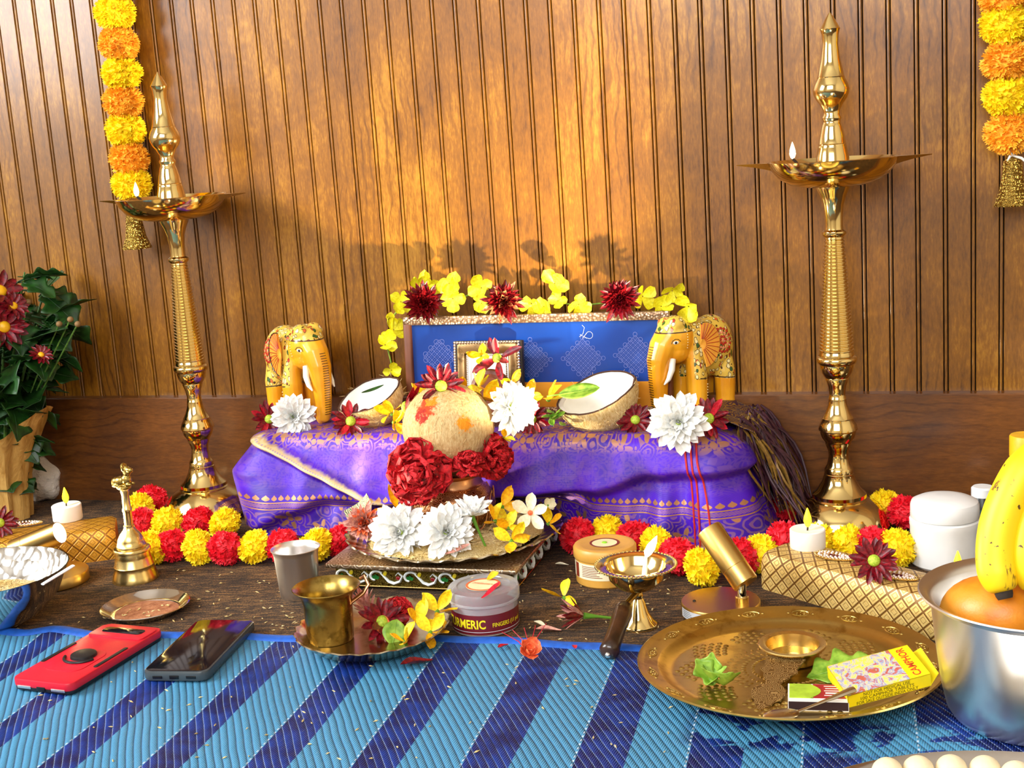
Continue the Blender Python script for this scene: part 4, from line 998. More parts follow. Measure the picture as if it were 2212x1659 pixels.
for k in range(420):
    a, e = r.random()*6.283, r.uniform(-1.2, 1.35); d = Vector((cos(a)*cos(e), sin(a)*cos(e), sin(e)*.94)); tz = Vector((r.uniform(-1, 1), r.uniform(-1, 1), r.uniform(-1.5, 1.5)))*.008
    q = d*CRr; b.tube([q*1.001, (q+tz*.5).normalized()*q.length*1.006, (q+tz).normalized()*q.length*r.uniform(1.0, 1.02)], .00022, 4, cap=False)
b.obj('husk_fibres', MT['husk_pale'], t)['kind'] = 'stuff'
p = GY(903, 1020, KY-.056); carnation('big red carnation hanging at the left of the copper pot', p, dirv(p, .93, .05, -.25), 1.0, 3)
p = GY(1062, 985, KY-.002); carnation('red carnation tucked at the right of the copper pot neck', p, dirv(p, .62, .12, .75), .76, 7)
p = GY(1010, 1003, KY-.036); carnation('red carnation squeezed under the coconut on the copper pot', p, dirv(p, .45, .88, .1), .52, 9)
p = GY(1103, 880, KY+.03); white_mum('white chrysanthemum leaning on the right side of the coconut', p, dirv(p, .80, .15, .55), 1.0, .3, 12)
p = GY(952, 834, KY-.012); daisy('crimson daisy on top of the whole coconut', p, dirv(p, .95, .15, .1), 1.15, .2, 4)
p = GY(872, 880, KY+.01); daisy('crimson daisy on its side left of the whole coconut', p, dirv(p, .45, .1, .8), 1.2, 1.2, 6, 2, ((9, 38, .004, 1.1), (7, 55, .003, 1.)))
p = GY(1075, 775, -.125); daisy('torn crimson flower lying across the small silver frame', p, dirv(p, .8, .5, -.3), 1.0, 2.2, 8, 0, ((4, 5, .004, 1.5), (3, 25, .003, 1.2)))
p = GY(1040, 770, -.123); gold_blossom('yellow blossom on the small silver frame', p, dirv(p, .9, .3), .8, 3)
for (x, y, dy, lb, s, c) in ((1003, 838, .05, 'yellow blossom on the coconut beside the crimson daisy', .9, (.8, .5, .1)), (1045, 862, .035, 'yellow blossom spread on the right shoulder of the coconut', 1.25, (.6, .6, .5)), (1088, 945, .01, 'small yellow blossom below the white chrysanthemum by the coconut', .6, (.9, .2, .3)), (1035, 835, .07, 'yellow blossom before the arched carving', .9, (.7, .7, 0))):
    p = GY(x, y, KY+dy); gold_blossom(lb, p, dirv(p, *c), s, int(x))
# flowers standing along the front edge of the altar
for (x, y, yy, lb, nn, sc, sd) in ((633, 900, -.128, 'white chrysanthemum at the feet of the left elephant', (1, .3, .05), .92, 21), (1466, 912, -.168, 'white chrysanthemum at the feet of the right elephant', (1, .38, -.05), 1.08, 22)):
    p = GY(x, y, yy); white_mum(lb, p, dirv(p, *nn), sc, .4, sd)
for (x, y, yy, lb, nn, sc, sd) in ((580, 906, -.120, 'crimson daisy at the far left end of the altar', (.9, .3, .3), 1., 31), (757, 911, -.140, 'crimson daisy between the left elephant and the coconut', (.9, .45, .1), 1.08, 32), (1150, 906, -.138, 'crimson daisy right of the kalash beside the green sprig', (.9, .3, -.2), .95, 33), (1372, 908, -.128, 'crimson daisy in the shade between coconut half and right elephant', (.9, .45, .1), .95, 34), (1533, 905, -.142, 'crimson daisy right of the big white chrysanthemum', (.85, .35, -.35), 1.1, 35)):
    p = GY(x, y, yy); daisy(lb, p, dirv(p, *nn), sc, .1, sd, 1 if sd != 34 else 0)
for (x, y, yy, lb, s, c) in ((852, 912, -.14, 'yellow trumpet blossom lying left of the whole coconut', 1.0, (.8, .3, .6)), (846, 893, -.125, 'orange-yellow blossom behind the yellow trumpet blossom', 1.0, (.7, .5, -.4)), (905, 850, -.10, 'yellow blossom at the foot of the blue print, left', .8, (.8, .6, 0)), (1105, 830, -.11, 'yellow blossom standing right of the small silver frame', .85, (.8, .6, .3)), (1140, 860, -.11, 'yellow blossom right of the leaning white chrysanthemum', 1.0, (.7, .7, .2)), (1185, 862, -.12, 'golden blossom at the left of the right coconut half', 1.1, (.6, .7, .5))):
    p = GY(x, y, yy); gold_blossom(lb, p, dirv(p, *c), s, int(x+y))
t = thing('green_sprig', 'small green leafy sprig beside the right coconut half', 'leaves', GY(1197, 918, -.15)); r = random.Random(2)
for k in range(9):
    me = leaf_mb(.014, .009, 0, .5, .1, .2).mesh('leaf', MT['leaf_green'], 180)
    mk('leaf', me, t, (r.uniform(-.010, .012), r.uniform(-.006, .006), r.uniform(0, .016)), (r.uniform(-.6, .6), r.uniform(-1., .2), r.random()*6.28))
# flowers on the rice plate
for (x, y, yy, lb, nn, sc, sd) in ((866, 1150, KY-.070, 'white chrysanthemum at the left front of the rice plate', (1, .35, -.2), 1.08, 41), (964, 1150, KY-.078, 'white chrysanthemum in the middle front of the rice plate', (.95, .4, .05), 1.03, 42)):
    p = GY(x, y, yy); white_mum(lb, p, dirv(p, *nn), sc, .7, sd)
p = GY(1020, 1114, KY-.062); t = white_mum('white chrysanthemum on a green stem seen from its side on the rice plate', p, dirv(p, .2, .97, .1), .85, .1, 43, [(15, 24, .002, .95), (12, 40, .002, .85), (8, 60, .001, .6)])
MB().tube([(0, 0, -.001), (.004, -.012, -.020), (.010, -.020, -.040)], [.0032, .0016, .0016], 8).obj('stem', MT['green_stem'], t)
p = GY(787, 1130, KY-.03); dark_mum('faded pink chrysanthemum at the left rim of the rice plate', p, dirv(p, .9, .35, -.3), 1.0, 13, ('pink_petal', 'coral_petal'))
for (x, y, yy, lb, s, c) in ((860, 1098, KY-.02, 'yellow blossom behind the white flowers, left of the kalash', 1.15, (.8, .5, -.2)), (1085, 1095, KY-.01, 'yellow blossom on the rice right of the kalash', 1.1, (.8, .4, .3)), (1070, 1125, KY-.04, 'dull yellow blossom beside the side-lying white flower', .9, (.7, .7, .2)), (1105, 1168, KY-.075, 'yellow blossom at the front right rim of the rice plate', 1.05, (.7, .7, .3)), (1185, 1130, KY-.01, 'yellow blossom at the right rim of the rice plate', .9, (.7, .7, .4)), (1098, 1140, KY-.05, 'orange blossom on the rice right of the stem', .8, (.6, .8, 0))):
    p = GY(x, y, yy); gold_blossom(lb, p, dirv(p, *c), s, int(x+y))
CRE = [petal_me('cr', MT['cream_petal'], .023, .013, .6, .4, .15)]
p = GY(1145, 1108, KY-.03); flower('cream_orchid', 'cream orchid blossom with pale petals on the rice plate', p, dirv(p, .9, .35, .1), [(5, 20, .002, 1.)], CRE, (MT['coral_petal'], .003, .002), .2, 5)
p = GY(1183, 1092, KY+.03); flower('cream_bud', 'small green and cream bud at the back of the rice plate', p, dirv(p, .9, .4, .2), [(6, 50, .001, .6)], CRE, (MT['green_stem'], .005, -.002), .2, 6)
for (x, y, yy, lb, m, L, nn) in ((960, 1205, KY-.1, 'pinkish stalk on the front of the rice plate', 'pink_petal', .030, (.3, .95, 0)), (930, 1190, KY-.09, 'peach petal below the middle white chrysanthemum', 'gold_petal', .020, (.3, .95, 0))):
    p = GY(x, y, yy); petal_thing(lb, (p.x, p.y, max(p.z, .046)), dirv(p, *nn), m, L, L*.25, .1)
# folded banknote at the left rim
n = Nd('banknote'); p_ = n.co(); w_ = n.wave(p_, 160, 12, 'X', det=3); n.set(n.mix(n.step(w_, .35, .6), hx('#4c5238'), hx('#b9b48c')), .7); MT['banknote'] = n.m
p = GY(778, 1112, KY-.02); b = MB(); b.thick_grid(lambda u, v: Vector((.040*(u-.5), .006*sin(u*3.0)-.010*abs(v-.5), .026*(v-.5)+.006*u)), 10, 6, .0006)
tag(mk('folded_banknote', b.mesh('folded_banknote', MT['banknote'], 60), None, p, (radians(-25), radians(-28), radians(-10))), 'folded banknote tucked at the left rim of the rice plate', 'banknote')
# ---------------------------------------------------------------- red and yellow pompom garland on the floor
gp = [(300, 1098, 'y'), (328, 1076, 'r'), (306, 1132, 'r'), (330, 1182, 'y', .007), (374, 1178, 'r'), (428, 1182, 'y'), (488, 1184, 'r'), (550, 1180, 'y'), (612, 1180, 'r'), (682, 1178, 'y'), (738, 1166, 'r'), (362, 1130, 'y'), (428, 1126, 'r'), (486, 1130, 'y'),
      (1248, 1158, 'r'), (1310, 1152, 'y'), (1372, 1160, 'r'), (1418, 1178, 'y'), (1464, 1202, 'r'), (1516, 1224, 'y'), (1598, 1204, 'r'), (1642, 1196, 'y'), (1694, 1166, 'r'), (1700, 1088, 'r'), (1764, 1172, 'y'), (1834, 1176, 'y'), (1886, 1180, 'r'), (1938, 1182, 'y'), (1912, 1096, 'y'), (1956, 1106, 'r')]
t = thing('pompom_garland', 'red and yellow pompom garland laid on the carpet around the altar', 'garland', (0, -.2, 0))
for k, g in enumerate(gp):
    x, y, c = g[:3]; p = G(x, y, .0215)
    mk('pompom', POM[{'y': 'yellow', 'r': 'red'}[c]][k % 3], t, p-t.location, (RND.random()*6, RND.random()*6, RND.random()*6))
fl_ = [G(x, y, .02)-t.location for x, y in [g[:2] for g in gp[3:11]]]; fr2 = [G(x, y, .02)-t.location for x, y in [g[:2] for g in gp[14:20]]]
MB().tube(fl_, .0008, 5).obj('string', MT['white_thread'], t); MB().tube(fr2, .0008, 5).obj('string', MT['white_thread'], t)
# ---------------------------------------------------------------- brocade boxes
def brocade(name, c0, c1, cd):
    n = Nd(name); uv = n.new('ShaderNodeUVMap').outputs[0]; u, v, _ = n.sep(uv); s = .0165
    a = n.math('DIVIDE', n.math('ADD', u, v), s); b = n.math('DIVIDE', n.math('SUBTRACT', u, v), s)
    fa = n.math('ABSOLUTE', n.math('SUBTRACT', n.math('FRACT', n.math('ADD', a, 500.)), .5)); fb = n.math('ABSOLUTE', n.math('SUBTRACT', n.math('FRACT', n.math('ADD', b, 500.)), .5))
    mx = n.math('MAXIMUM', fa, fb); line = n.step(mx, .40, .45)
    inner = n.math('MULTIPLY', n.step(mx, .16, .20), n.math('SUBTRACT', 1., n.step(mx, .23, .27)))
    c = n.mix(line, n.mix(n.math('MULTIPLY', inner, .5), n.mix(n.noise(uv, 300, 2), hx(c0), hx(c1)), hx(cd)), hx(cd))
    MT[name] = n.set(c, .38, .35); n.bump(n.math('SUBTRACT', n.math('SUBTRACT', 1., line), n.math('MULTIPLY', inner, .3)), .6, .0012)
brocade('gold_brocade', '#d9ab52', '#eccf85', '#7a5220'); brocade('gold_brocade_deep', '#c88a1c', '#dda53a', '#8a560e')
def cushion_box(label, p0, p1, depth, h, m):
    # p0->p1 front bottom edge, depth goes away from the viewer
    p0, p1 = Vector((p0.x, p0.y, 0)), Vector((p1.x, p1.y, 0)); ax = (p1-p0); L = ax.length; rz = atan2(ax.y, ax.x)
    t = thing('brocade_box', label, 'box', (p0+p1)/2, rz, 'gold brocade boxes')
    sec = [(0, 0), (0, h*.5), (.001, h*.78), (.005, h*.95), (.012, h), (depth*.5, h+.001), (depth-.012, h), (depth-.005, h*.95), (depth-.001, h*.78), (depth, h*.5), (depth, 0)]
    arc = [0]
    for (a, b), (c, d) in zip(sec, sec[1:]): arc.append(arc[-1]+sqrt((c-a)**2+(d-b)**2))
    b = MB(); uv = []; N = 24; m_ = len(sec)
    xs = [-L/2]+[-L/2+.006]+[-L/2+.006+(L-.012)*k/N for k in range(1, N)]+[L/2-.006, L/2]
    for i, x in enumerate(xs):
        k = .90 if i in (0, len(xs)-1) else 1.
        for (y, z), s in zip(sec, arc):
            yy = depth/2+(y-depth/2)*(k if k < 1 else 1); b.v.append((x, yy, z*(.93 if k < 1 else 1))); uv.append((x, s))
    nx = len(xs)
    for i in range(nx-1):
        for j in range(m_-1): b.f.append((i*m_+j, (i+1)*m_+j, (i+1)*m_+j+1, i*m_+j+1)); b.mi.append(0)
    for i, rev in ((0, 0), (nx-1, 1)):
        o = len(b.v)
        for j in range(m_): v = b.v[i*m_+j]; b.v.append(v); uv.append((v[1], v[2]+.003))
        f = [o+j for j in range(m_)]; b.f.append(tuple(f if rev else f[::-1])); b.mi.append(0)
    b.uv = uv; b.obj('brocade_cover', MT[m], t, 40)
    return t, rz
BRr, rzR = cushion_box('pale gold brocade box with pearl paisleys behind the big brass tray', G(1628, 1278)+Vector((.005, .012, 0)), G(2026, 1400)+Vector((.006, .012, 0)), .066, .041, 'gold_brocade')
BLr, rzL = cushion_box('deep gold brocade box behind the hammered bowl at left', Vector((-.640, -.385, 0)), Vector((-.452, -.268, 0)), .075, .040, 'gold_brocade_deep')
plain('pearl', '#efdcd2', .25, var=.08); plain('ruby', '#5a0a1c', .15)
pearl_me = MB().ell((0, 0, 0), .0016, 8, 6).mesh('pearl', MT['pearl']); gold_me = MB().ell((0, 0, 0), .0015, 8, 6).mesh('gold_bead', MT['brass'])
def paisley(label, p, rz, sc=1., flip=1):
    t = thing('pearl_paisley', label, 'ornament', p, rz, 'pearl paisley ornaments'); t.scale = (sc,)*3
    def out(k, s):
        a = 2*pi*k; r = (.0125+.004*cos(a))*s; return Vector((.026*s*cos(a)+.004*sin(a)*sin(a)*s-.004, flip*(.012*s*sin(a)*(1-.45*cos(a)-.0)), .0018))
    N = 34
    MB().prism([(out(k/N, 1.).x, out(k/N, 1.).y) for k in range(N)], 0, .001).obj('backing', MT['gold_paint'], t, 0)
    for k in range(N): mk('gold_bead', gold_me, t, out(k/N, 1.))
    for k in range(24): mk('pearl', pearl_me, t, out(k/24, .80)+Vector((0, 0, .0003)))
    for k in range(14): mk('pearl', pearl_me, t, out(k/14, .50)+Vector((0, 0, .0005)))
    b = MB()
    for k in range(3): b.ell((-.004+.005*(k-1), 0, .002), (.0026, .0017, .0012), 8, 5)
    b.obj('ruby_stones', MT['ruby'], t)['kind'] = 'stuff'
p = G(1808, 1204, .043); paisley('pearl and gold paisley on the pale box beside the tea light', p, rzR+radians(8), .82)
p = G(1945, 1246, .043); paisley('pearl and gold paisley on the pale box near the steel pot', p, rzR+radians(8), .82)
p = G(62, 1132, .042); paisley('pearl and gold paisley on the deep gold box at left', p, rzL+radians(-10), .78)
p = G(1888, 1212, .060); daisy('crimson daisy lying on the pale gold box between the paisleys', p, dirv(p, .85, .5, 0), 1.0, .5, 51)
p = G(-2, 1130, .056); daisy('crimson daisy on the deep gold box at the left edge', p, dirv(p, .9, .4, .3), 1., .5, 52)
plain('candle_white', '#f4f2ee', .5, var=.02)
def tealight(label, p):
    t = thing('led_tea_light', label, 'candle', p, 0, 'flameless tea lights')
    MB().lathe([(0, 0), (.0182, 0), (.0188, .0008), (.0188, .0195), (.0180, .0203), (.0165, .0202), (.006, .0185), (0, .0182)], 40).obj('candle_body', MT['candle_white'], t)
    MB().tube([(0, 0, .018), (.0004, 0, .0225)], .0009, 8).obj('wick', MT['wick'], t)
    MB().lathe([(0, 0), (.0026, .002), (.0043, .007), (.0040, .011), (.0022, .017), (.0006, .0215), (0, .022)], 16, (.0004, 0, .0215)).obj('flame', MT['led_flame'], t)
p = G(147, 1121, .041); tealight('flameless tea light on the deep gold box at left', (p.x, p.y, .0405))
p = G(1745, 1180, .042); tealight('flameless tea light on the pale gold box at right', (p.x, p.y, .0415))
p = G(2068, 1208, .034); tealight('flameless tea light mostly hidden behind the steel pot', (p.x, p.y, .0))
# ---------------------------------------------------------------- LED spot lamps (real lamps: each holds its own warm spot light)
plain('sticker_white', '#e6ecf2', .5, var=.03); plain('sticker_blue', '#3a9ad0', .5); plain('print_grey', '#7d8894', .6)
def spot_lamp(label, base, head_p, axis, post_p, power, sticker=None, wide=66):
    t = thing('gold_spot_lamp', label, 'lamp', base, 0, 'gold rechargeable spot lamps'); B = Vector(base)
    MB().lathe([(0, 0), (.039, 0), (.0405, .0015), (.0405, .0125), (.0395, .014), (0, .0142)], 56).obj('base', MT['gold_paint'], t)
    post = Vector(post_p)-B; post.z = 0
    MB().lathe([(.0068, .0138), (.0068, .0195), (.0058, .0205), (0, .0205)], 20, post).obj('collar', MT['gold_paint'], t)
    a = Vector(axis).normalized(); h0 = Vector(head_p)-B
    MB().tube([post+Vector((0, 0, .02)), post+Vector((0, 0, .034)), h0+a*.004], [.0046, .0046, .004], 14).obj('neck', MT['chrome'], t)
    M = basis(a)
    b = MB(); b.lathe([(0, 0), (.0125, 0), (.0138, .0012), (.0138, .020), (.0135, .0203), (.0138, .0206), (.0138, .066), (.0134, .068), (.0125, .068), (.0122, .064), (0, .064)], 40, h0, M=M); b.obj('head', MT['gold_paint'], t)
    b = MB(); b.lathe([(0, .0665), (.0122, .0665)], 32, h0, M=M); b.obj('lens', MT['led_glow'], t)
    MB().ell(Vector((-.026, -.006, .0142)), (.0018, .0018, .0012), 10, 6).obj('switch', MT['paint_black'], t)
    if sticker:
        a0, a1 = sticker
        def cyl(r, a, z): return Vector((r*cos(a), r*sin(a), z))
        MB().grid(lambda u, v: cyl(.0407, a0+(a1-a0)*u, .0022+.0095*v), 14, 1).obj('sticker', MT['sticker_white'], t)
        MB().grid(lambda u, v: cyl(.04075, a1-.13+.13*u, .0022+.0095*v), 4, 1).obj('sticker_mark', MT['sticker_blue'], t)
        b = MB()
        for k in range(4): b.grid(lambda u, v: cyl(.04076, a0+.1+(a1-a0)*.5*u*(1-.1*k), .0040+.0019*k+.0006*v), 8, 1)
        b.obj('sticker_print', MT['print_grey'], t)['kind'] = 'stuff'
    l = bpy.data.lights.new('spot_lamp_light', 'SPOT'); l.energy = power; l.color = (1, .84, .58); l.spot_size = radians(wide); l.spot_blend = .6; l.shadow_soft_size = .009
    o = bpy.data.objects.new('spot_lamp_light', l); COL.objects.link(o); o.parent = t; o.location = h0+a*.069; o.rotation_euler = a.to_track_quat('-Z', 'Y').to_euler()
    return t
bR = G(1557, 1312, .006); bR.z = 0; poR = G(1603, 1300, .014)
hR = GY(1612, 1262, poR.y); 
spot_lamp('gold spot lamp before the pale brocade box, its head turned to the altar', bR, hR, (-.60, .38, .74), poR, 30, (radians(205), radians(258)))
bL = G(118, 1248, .006); bL.z = 0; hL = GY(30, 1190, bL.y+.002)
spot_lamp('gold spot lamp at the left behind the hammered bowl, shining at the altar', bL, hL, (.90, .10, .32), (hL.x+.004, hL.y, 0), 21)
# ---------------------------------------------------------------- brass handbell
p = G(293, 1250); t = thing('brass_handbell', 'brass handbell with a sculpted animal on its handle', 'handbell', p)
k = 1.03e-3/7.19*1000/1000
bp = [(27.8, 0), (27.8, 1), (26.2, 6), (24, 12), (23.2, 16), (23.5, 17), (22.8, 18), (21, 26), (20.6, 27), (20.8, 28), (20, 32), (19.8, 33.5), (22, 34), (22.3, 36), (21, 38), (17.8, 39), (17.9, 40.5), (17.2, 41), (15.2, 47), (15.2, 48), (11.8, 54), (7.4, 59), (6.2, 62), (6.4, 64), (5.2, 65), (5, 80), (5.6, 81), (5.6, 84), (4.8, 85), (4.4, 100), (5.2, 104), (5.4, 106), (4.2, 108), (4.6, 111), (4, 112), (0, 112)]
MB().lathe([(a*1e-3, b*1.05e-3) for a, b in bp]+[], 48).obj('bell_body', MT['brass_satin'], t)
b = MB(); z0 = .1175
for c, r in (((-.004, 0, .004), (.0095, .0065, .0065)), ((-.010, 0, .003), (.006, .006, .0065)), ((.004, 0, .006), (.007, .006, .007)), ((.006, 0, .016), (.0052, .0045, .0075)), ((.010, -.001, .018), (.0055, .0036, .0036)), ((.002, 0, .023), (.0028, .0045, .004)), ((.003, .004, .021), (.0016, .0016, .004)), ((.003, -.004, .021), (.0016, .0016, .004)), ((.008, .0035, .001), (.005, .0022, .0022)), ((.008, -.0035, .001), (.005, .0022, .0022)), ((-.008, .005, 0), (.005, .0025, .0025)), ((-.008, -.005, 0), (.005, .0025, .0025))):
    b.ell(Vector(c)+Vector((0, 0, z0)), r, 12, 8)
b.lathe([(0, z0-.006), (.0075, z0-.005), (.0088, z0-.003), (.0075, z0-.001), (0, z0)], 16)
me = b.mesh('animal_figure', MT['brass_old'], 180); o = mk('animal_figure', me); m = o.modifiers.new('r', 'REMESH'); m.mode = 'VOXEL'; m.voxel_size = .0007
m2 = bpy.data.meshes.new_from_object(o.evaluated_get(bpy.context.evaluated_depsgraph_get())); bpy.data.objects.remove(o)
m2.polygons.foreach_set('use_smooth', [True]*len(m2.polygons)); mk('animal_figure', m2, t)
# ---------------------------------------------------------------- small plate with sandal paste
p = G(314, 1311, .006); t = thing('small_steel_plate', 'small steel plate smeared with brown paste on the carpet', 'plate', (p.x, p.y, 0)); R = .0485
MB().lathe([(0, 0), (R*.74, 0), (R*.80, .001), (R*.93, .0065), (R, .0085), (R*1.01, .0092), (R*.995, .0098), (R*.92, .0075), (R*.79, .0022), (R*.73, .0012), (0, .0012)], 64).obj('plate_dish', MT['steel_polished'], t)
n = Nd('sandal_paste'); q_ = n.co(); f_ = n.noise(q_, 120, 4, .7); n.set(n.ramp(f_, [(.35, hx('#8a4a2c')), (.6, hx('#b87c56'))]), .6); n.bump(f_, .8, .002); MT['sandal_paste'] = n.m
b = MB(); b.lathe([(0, .0024), (R*.45, .0026), (R*.66, .0019), (R*.74, .0012)], 48, fn=lambda r, z, a: (r*(1+.06*sin(3*a)), z)); b.obj('paste', MT['sandal_paste'], t)
b = MB(); grains(b, [(rr.uniform(-.025, .02), rr.uniform(-.02, .02), .003) for _ in range(14)]); b.obj('rice_grains', MT['rice'], t)['kind'] = 'stuff'
# ---------------------------------------------------------------- hammered bowl of rice
n = Nd('hammered_steel'); q_ = n.co(); d_ = n.voro(q_, 75); n.set(hx('#d2d0cb'), .2, 1.); n.bump(n.math('POWER', d_, 2.), .45, .006); MT['hammered_steel'] = n.m
pr_ = G(140, 1232, .058); bc = pr_-Vector((CR.x, CR.y, 0)).normalized()*.086; R = .086
t = thing('hammered_bowl', 'hammered steel bowl of rice cut by the left edge', 'bowl', (bc.x, bc.y, .0))
MB().lathe([(0, 0), (.030, 0), (.034, .001), (.055, .013), (.073, .033), (.083, .054), (.0862, .0625), (.0868, .0632), (.0858, .0632)], 64).obj('bowl_outside', MT['steel_polished'], t)
MB().lathe([(.0858, .0632), (.082, .054), (.071, .034), (.052, .015), (0, .010)], 64).obj('bowl_inside', MT['hammered_steel'], t)
b = MB(); b.lathe([(.068, .028), (.05, .036), (.02, .042), (0, .043)], 40); grains(b, [(.062*sqrt(q)*cos(a), .062*sqrt(q)*sin(a), .043-.014*q+.0005) for q, a in ((rr.random(), rr.random()*6.283) for _ in range(900))])
tag(b.obj('rice_heap', MT['rice'], None, loc=(bc.x, bc.y, 0)), 'heap of raw rice inside the hammered bowl', 'rice', kind='stuff')
s0, s1 = G(92, 1262, .0645), G(158, 1222, .0690)
tag(mk('white_spoon', MB().tube([s0, s0*.5+s1*.5, s1], [.0024, .0027, .0028], 10, sq=.5).mesh('white_spoon', MT['candle_white'])), 'white plastic spoon handle sticking out of the hammered bowl', 'spoon')
# ---------------------------------------------------------------- tumblers and small scalloped plate
p = G(648, 1287); t = thing('steel_tumbler', 'small steel tumbler beside the enamelled platform', 'cup', p)
MB().lathe([(0, .0008), (.0185, .0008), (.0205, .0), (.0215, .003), (.0222, .010), (.0248, .050), (.0262, .0545), (.0275, .0562), (.0278, .0570), (.0272, .0574), (.0255, .0556), (.0240, .050), (.0212, .006), (0, .004)], 56).obj('cup_body', MT['steel'], t)
sp = G(806, 1380, .008); t = thing('offering_plate', 'small scalloped silver plate with petals and the brass tumbler', 'plate', (sp.x, sp.y, .0085)); R = .0775
def fs2(r, z, a): k_ = max(0., (r-R*.80)/(R*.2)); return r*(1+.013*k_*cos(26*a)), z+.0009*k_*cos(26*a)
MB().lathe([(0, 0), (R*.72, 0), (R*.82, .002), (R*.95, .0115), (R*.99, .0138), (R, .0142), (R*.985, .0150), (R*.93, .0125), (R*.81, .0035), (R*.71, .0014), (0, .0014)], 156, fn=fs2).obj('plate_dish', MT['silver_plate'], t)
pb = G(716, 1388, .006); t = thing('brass_tumbler', 'aged brass tumbler standing in the small scalloped plate', 'cup', (pb.x, pb.y, .0102))
MB().lathe([(0, .0006), (.0205, .0006), (.0222, 0), (.0232, .002), (.0238, .010), (.0245, .038), (.0262, .046), (.0300, .0520), (.0338, .0545), (.0342, .0552), (.0335, .0558), (.0295, .0535), (.0252, .0465), (.0232, .038), (.0222, .006), (0, .004)], 56).obj('cup_body', MT['brass_old'], t)
h0, h1 = Vector((pb.x+.008, pb.y-.004, .022)), GY(797, 1250, pb.y+.012)
mid = GY(760, 1300, pb.y+.004); m3 = GY(796, 1262, pb.y+.012); m4 = GY(786, 1244, pb.y+.014)
t = thing('ritual_spoon', 'small copper spoon with a curled handle in the brass tumbler', 'spoon', h0)
MB().tube([Vector((0, 0, 0)), mid-h0, GY(785, 1280, pb.y+.01)-h0, m3-h0, m4-h0, GY(778, 1250, pb.y+.014)-h0], [.002, .0026, .0030, .0026, .0022, .0018], 10, sq=.7).obj('handle', MT['copper'], t)
MB().lathe([(0, -.004), (.006, -.002), (.008, .003), (.0075, .003), (0, -.002)], 20).obj('spoon_bowl', MT['copper'], t)
# offerings in the small plate
def onplate(x, y, z): return G(x, y, z)
p = G(825, 1345, .022); daisy('dark crimson daisy lying in the small scalloped plate', p, dirv(p, .75, .6, .2), 1.1, .3, 61, 0, ((11, 15, .004, 1.), (8, 35, .003, .9)))
for k, (x, y) in enumerate(((790, 1315), (800, 1330))):
    p = G(x, y, .018); flower('pale_striped_flower', ('faded pink flower standing behind the dark daisy in the small plate', 'faded pink flower half under the brass tumbler rim in the small plate')[k], p, dirv(p, .2, .97, -.2), [(7, 55, .002, .9), (6, 72, .002, .85)], [petal_me('pk', MT['pink_petal'], .026, .0055, .6, .6, .05)], None, k, 70+k, 'flower')
p = G(858, 1318, .022); carnation('bright red carnation at the back of the small scalloped plate', p, dirv(p, .5, .85, .1), .42, 15)
p = G(852, 1388, .022); leaf_thing('round olive green leaf standing in the small scalloped plate', G(848, 1393, .008)+Vector((0, 0, .000)), dirv(p, .8, .55, .15), radians(70), .026, .025, 'olive_leaf', cup=.15, curl=.05, stem=.1)
for (x, y, z, lb, s, c) in ((905, 1345, .020, 'yellow blossom at the right of the small scalloped plate', .95, (.6, .7, .4)), (945, 1320, .028, 'yellow blossom on the rim of the small plate beside the turmeric jar', .9, (.7, .6, .5)), (930, 1365, .018, 'yellow blossom low at the right rim of the small plate', .85, (.8, .5, .4)), (875, 1385, .012, 'orange blossom beneath the round leaf in the small plate', .8, (.6, .8, 0))):
    p = G(x, y, z); gold_blossom(lb, p, dirv(p, *c), s, int(x*3+y))
p = G(840, 1375, .012); petal_thing('coral petal beside the round leaf in the small plate', p, dirv(p, .6, .8, -.2), 'coral_petal', .024, .016, 2.2)
# ---------------------------------------------------------------- turmeric jar
n = Nd('clear_plastic'); n.set((.95, .95, .96), .12, 0, Transmission_Weight=.8, IOR=1.2); MT['clear_plastic'] = n.m
plain('kumkum_red', '#6e0d1c', .85, var=.3, vs=300); plain('label_maroon', '#6b1620', .45, var=.06); plain('label_yellow', '#f0dc1a', .5, var=.03); plain('label_cream', '#f0d9a8', .5); plain('label_orange', '#d8622a', .5)
p = G(1050, 1352); t = thing('turmeric_jar', 'clear plastic jar with maroon turmeric label and red powder inside', 'jar', p, radians(-8)); R = .0345
MB().lathe([(0, .0004), (R-.002, .0004), (R, .002), (R, .0320), (R-.0015, .0335), (R-.0022, .032), (R-.0022, .003), (0, .002)], 64).obj('jar_body', MT['clear_plastic'], t)
MB().lathe([(0, .0022), (R-.0025, .0032), (R-.0025, .022), (R*.5, .0235), (0, .0225)], 48).obj('red_powder', MT['kumkum_red'], t)
def cyl(a, z, r): return Vector((r*sin(a), -r*cos(a), z))
MB().grid(lambda u, v: cyl(-1.9+4.6*u, .0035+.0205*v, R+.0003), 60, 1).obj('label_band', MT['label_maroon'], t)
MB().lathe([(R+.0004, .0315), (R+.0022, .0318), (R+.0026, .034), (R+.0026, .0425), (R+.0012, .0445), (R*.80, .0452), (R*.78, .0440), (R*.5, .0436), (R*.47, .0444), (0, .0444)], 64).obj('lid', MT['clear_plastic'], t)
MB().lathe([(0, .0449), (R*.52, .0449), (R*.52, .0446)], 40).obj('lid_sticker', MT['label_cream'], t, 0)
b = MB(); b.lathe([(R*.46, .04495), (R*.46, .0452), (R*.52, .0452), (R*.52, .04495)], 40); b.obj('sticker_ring', MT['label_orange'], t, 0)
def wrap_text(body, size, ang, z, r, m, bold=.0, sx=1.):
    vs, fs = text_mb(body, size, bold); b = MB(); b.add([cyl(ang+v.x*sx/r, z+v.y, r) for v in vs], fs); return b.obj('label_print', m, t, 0)
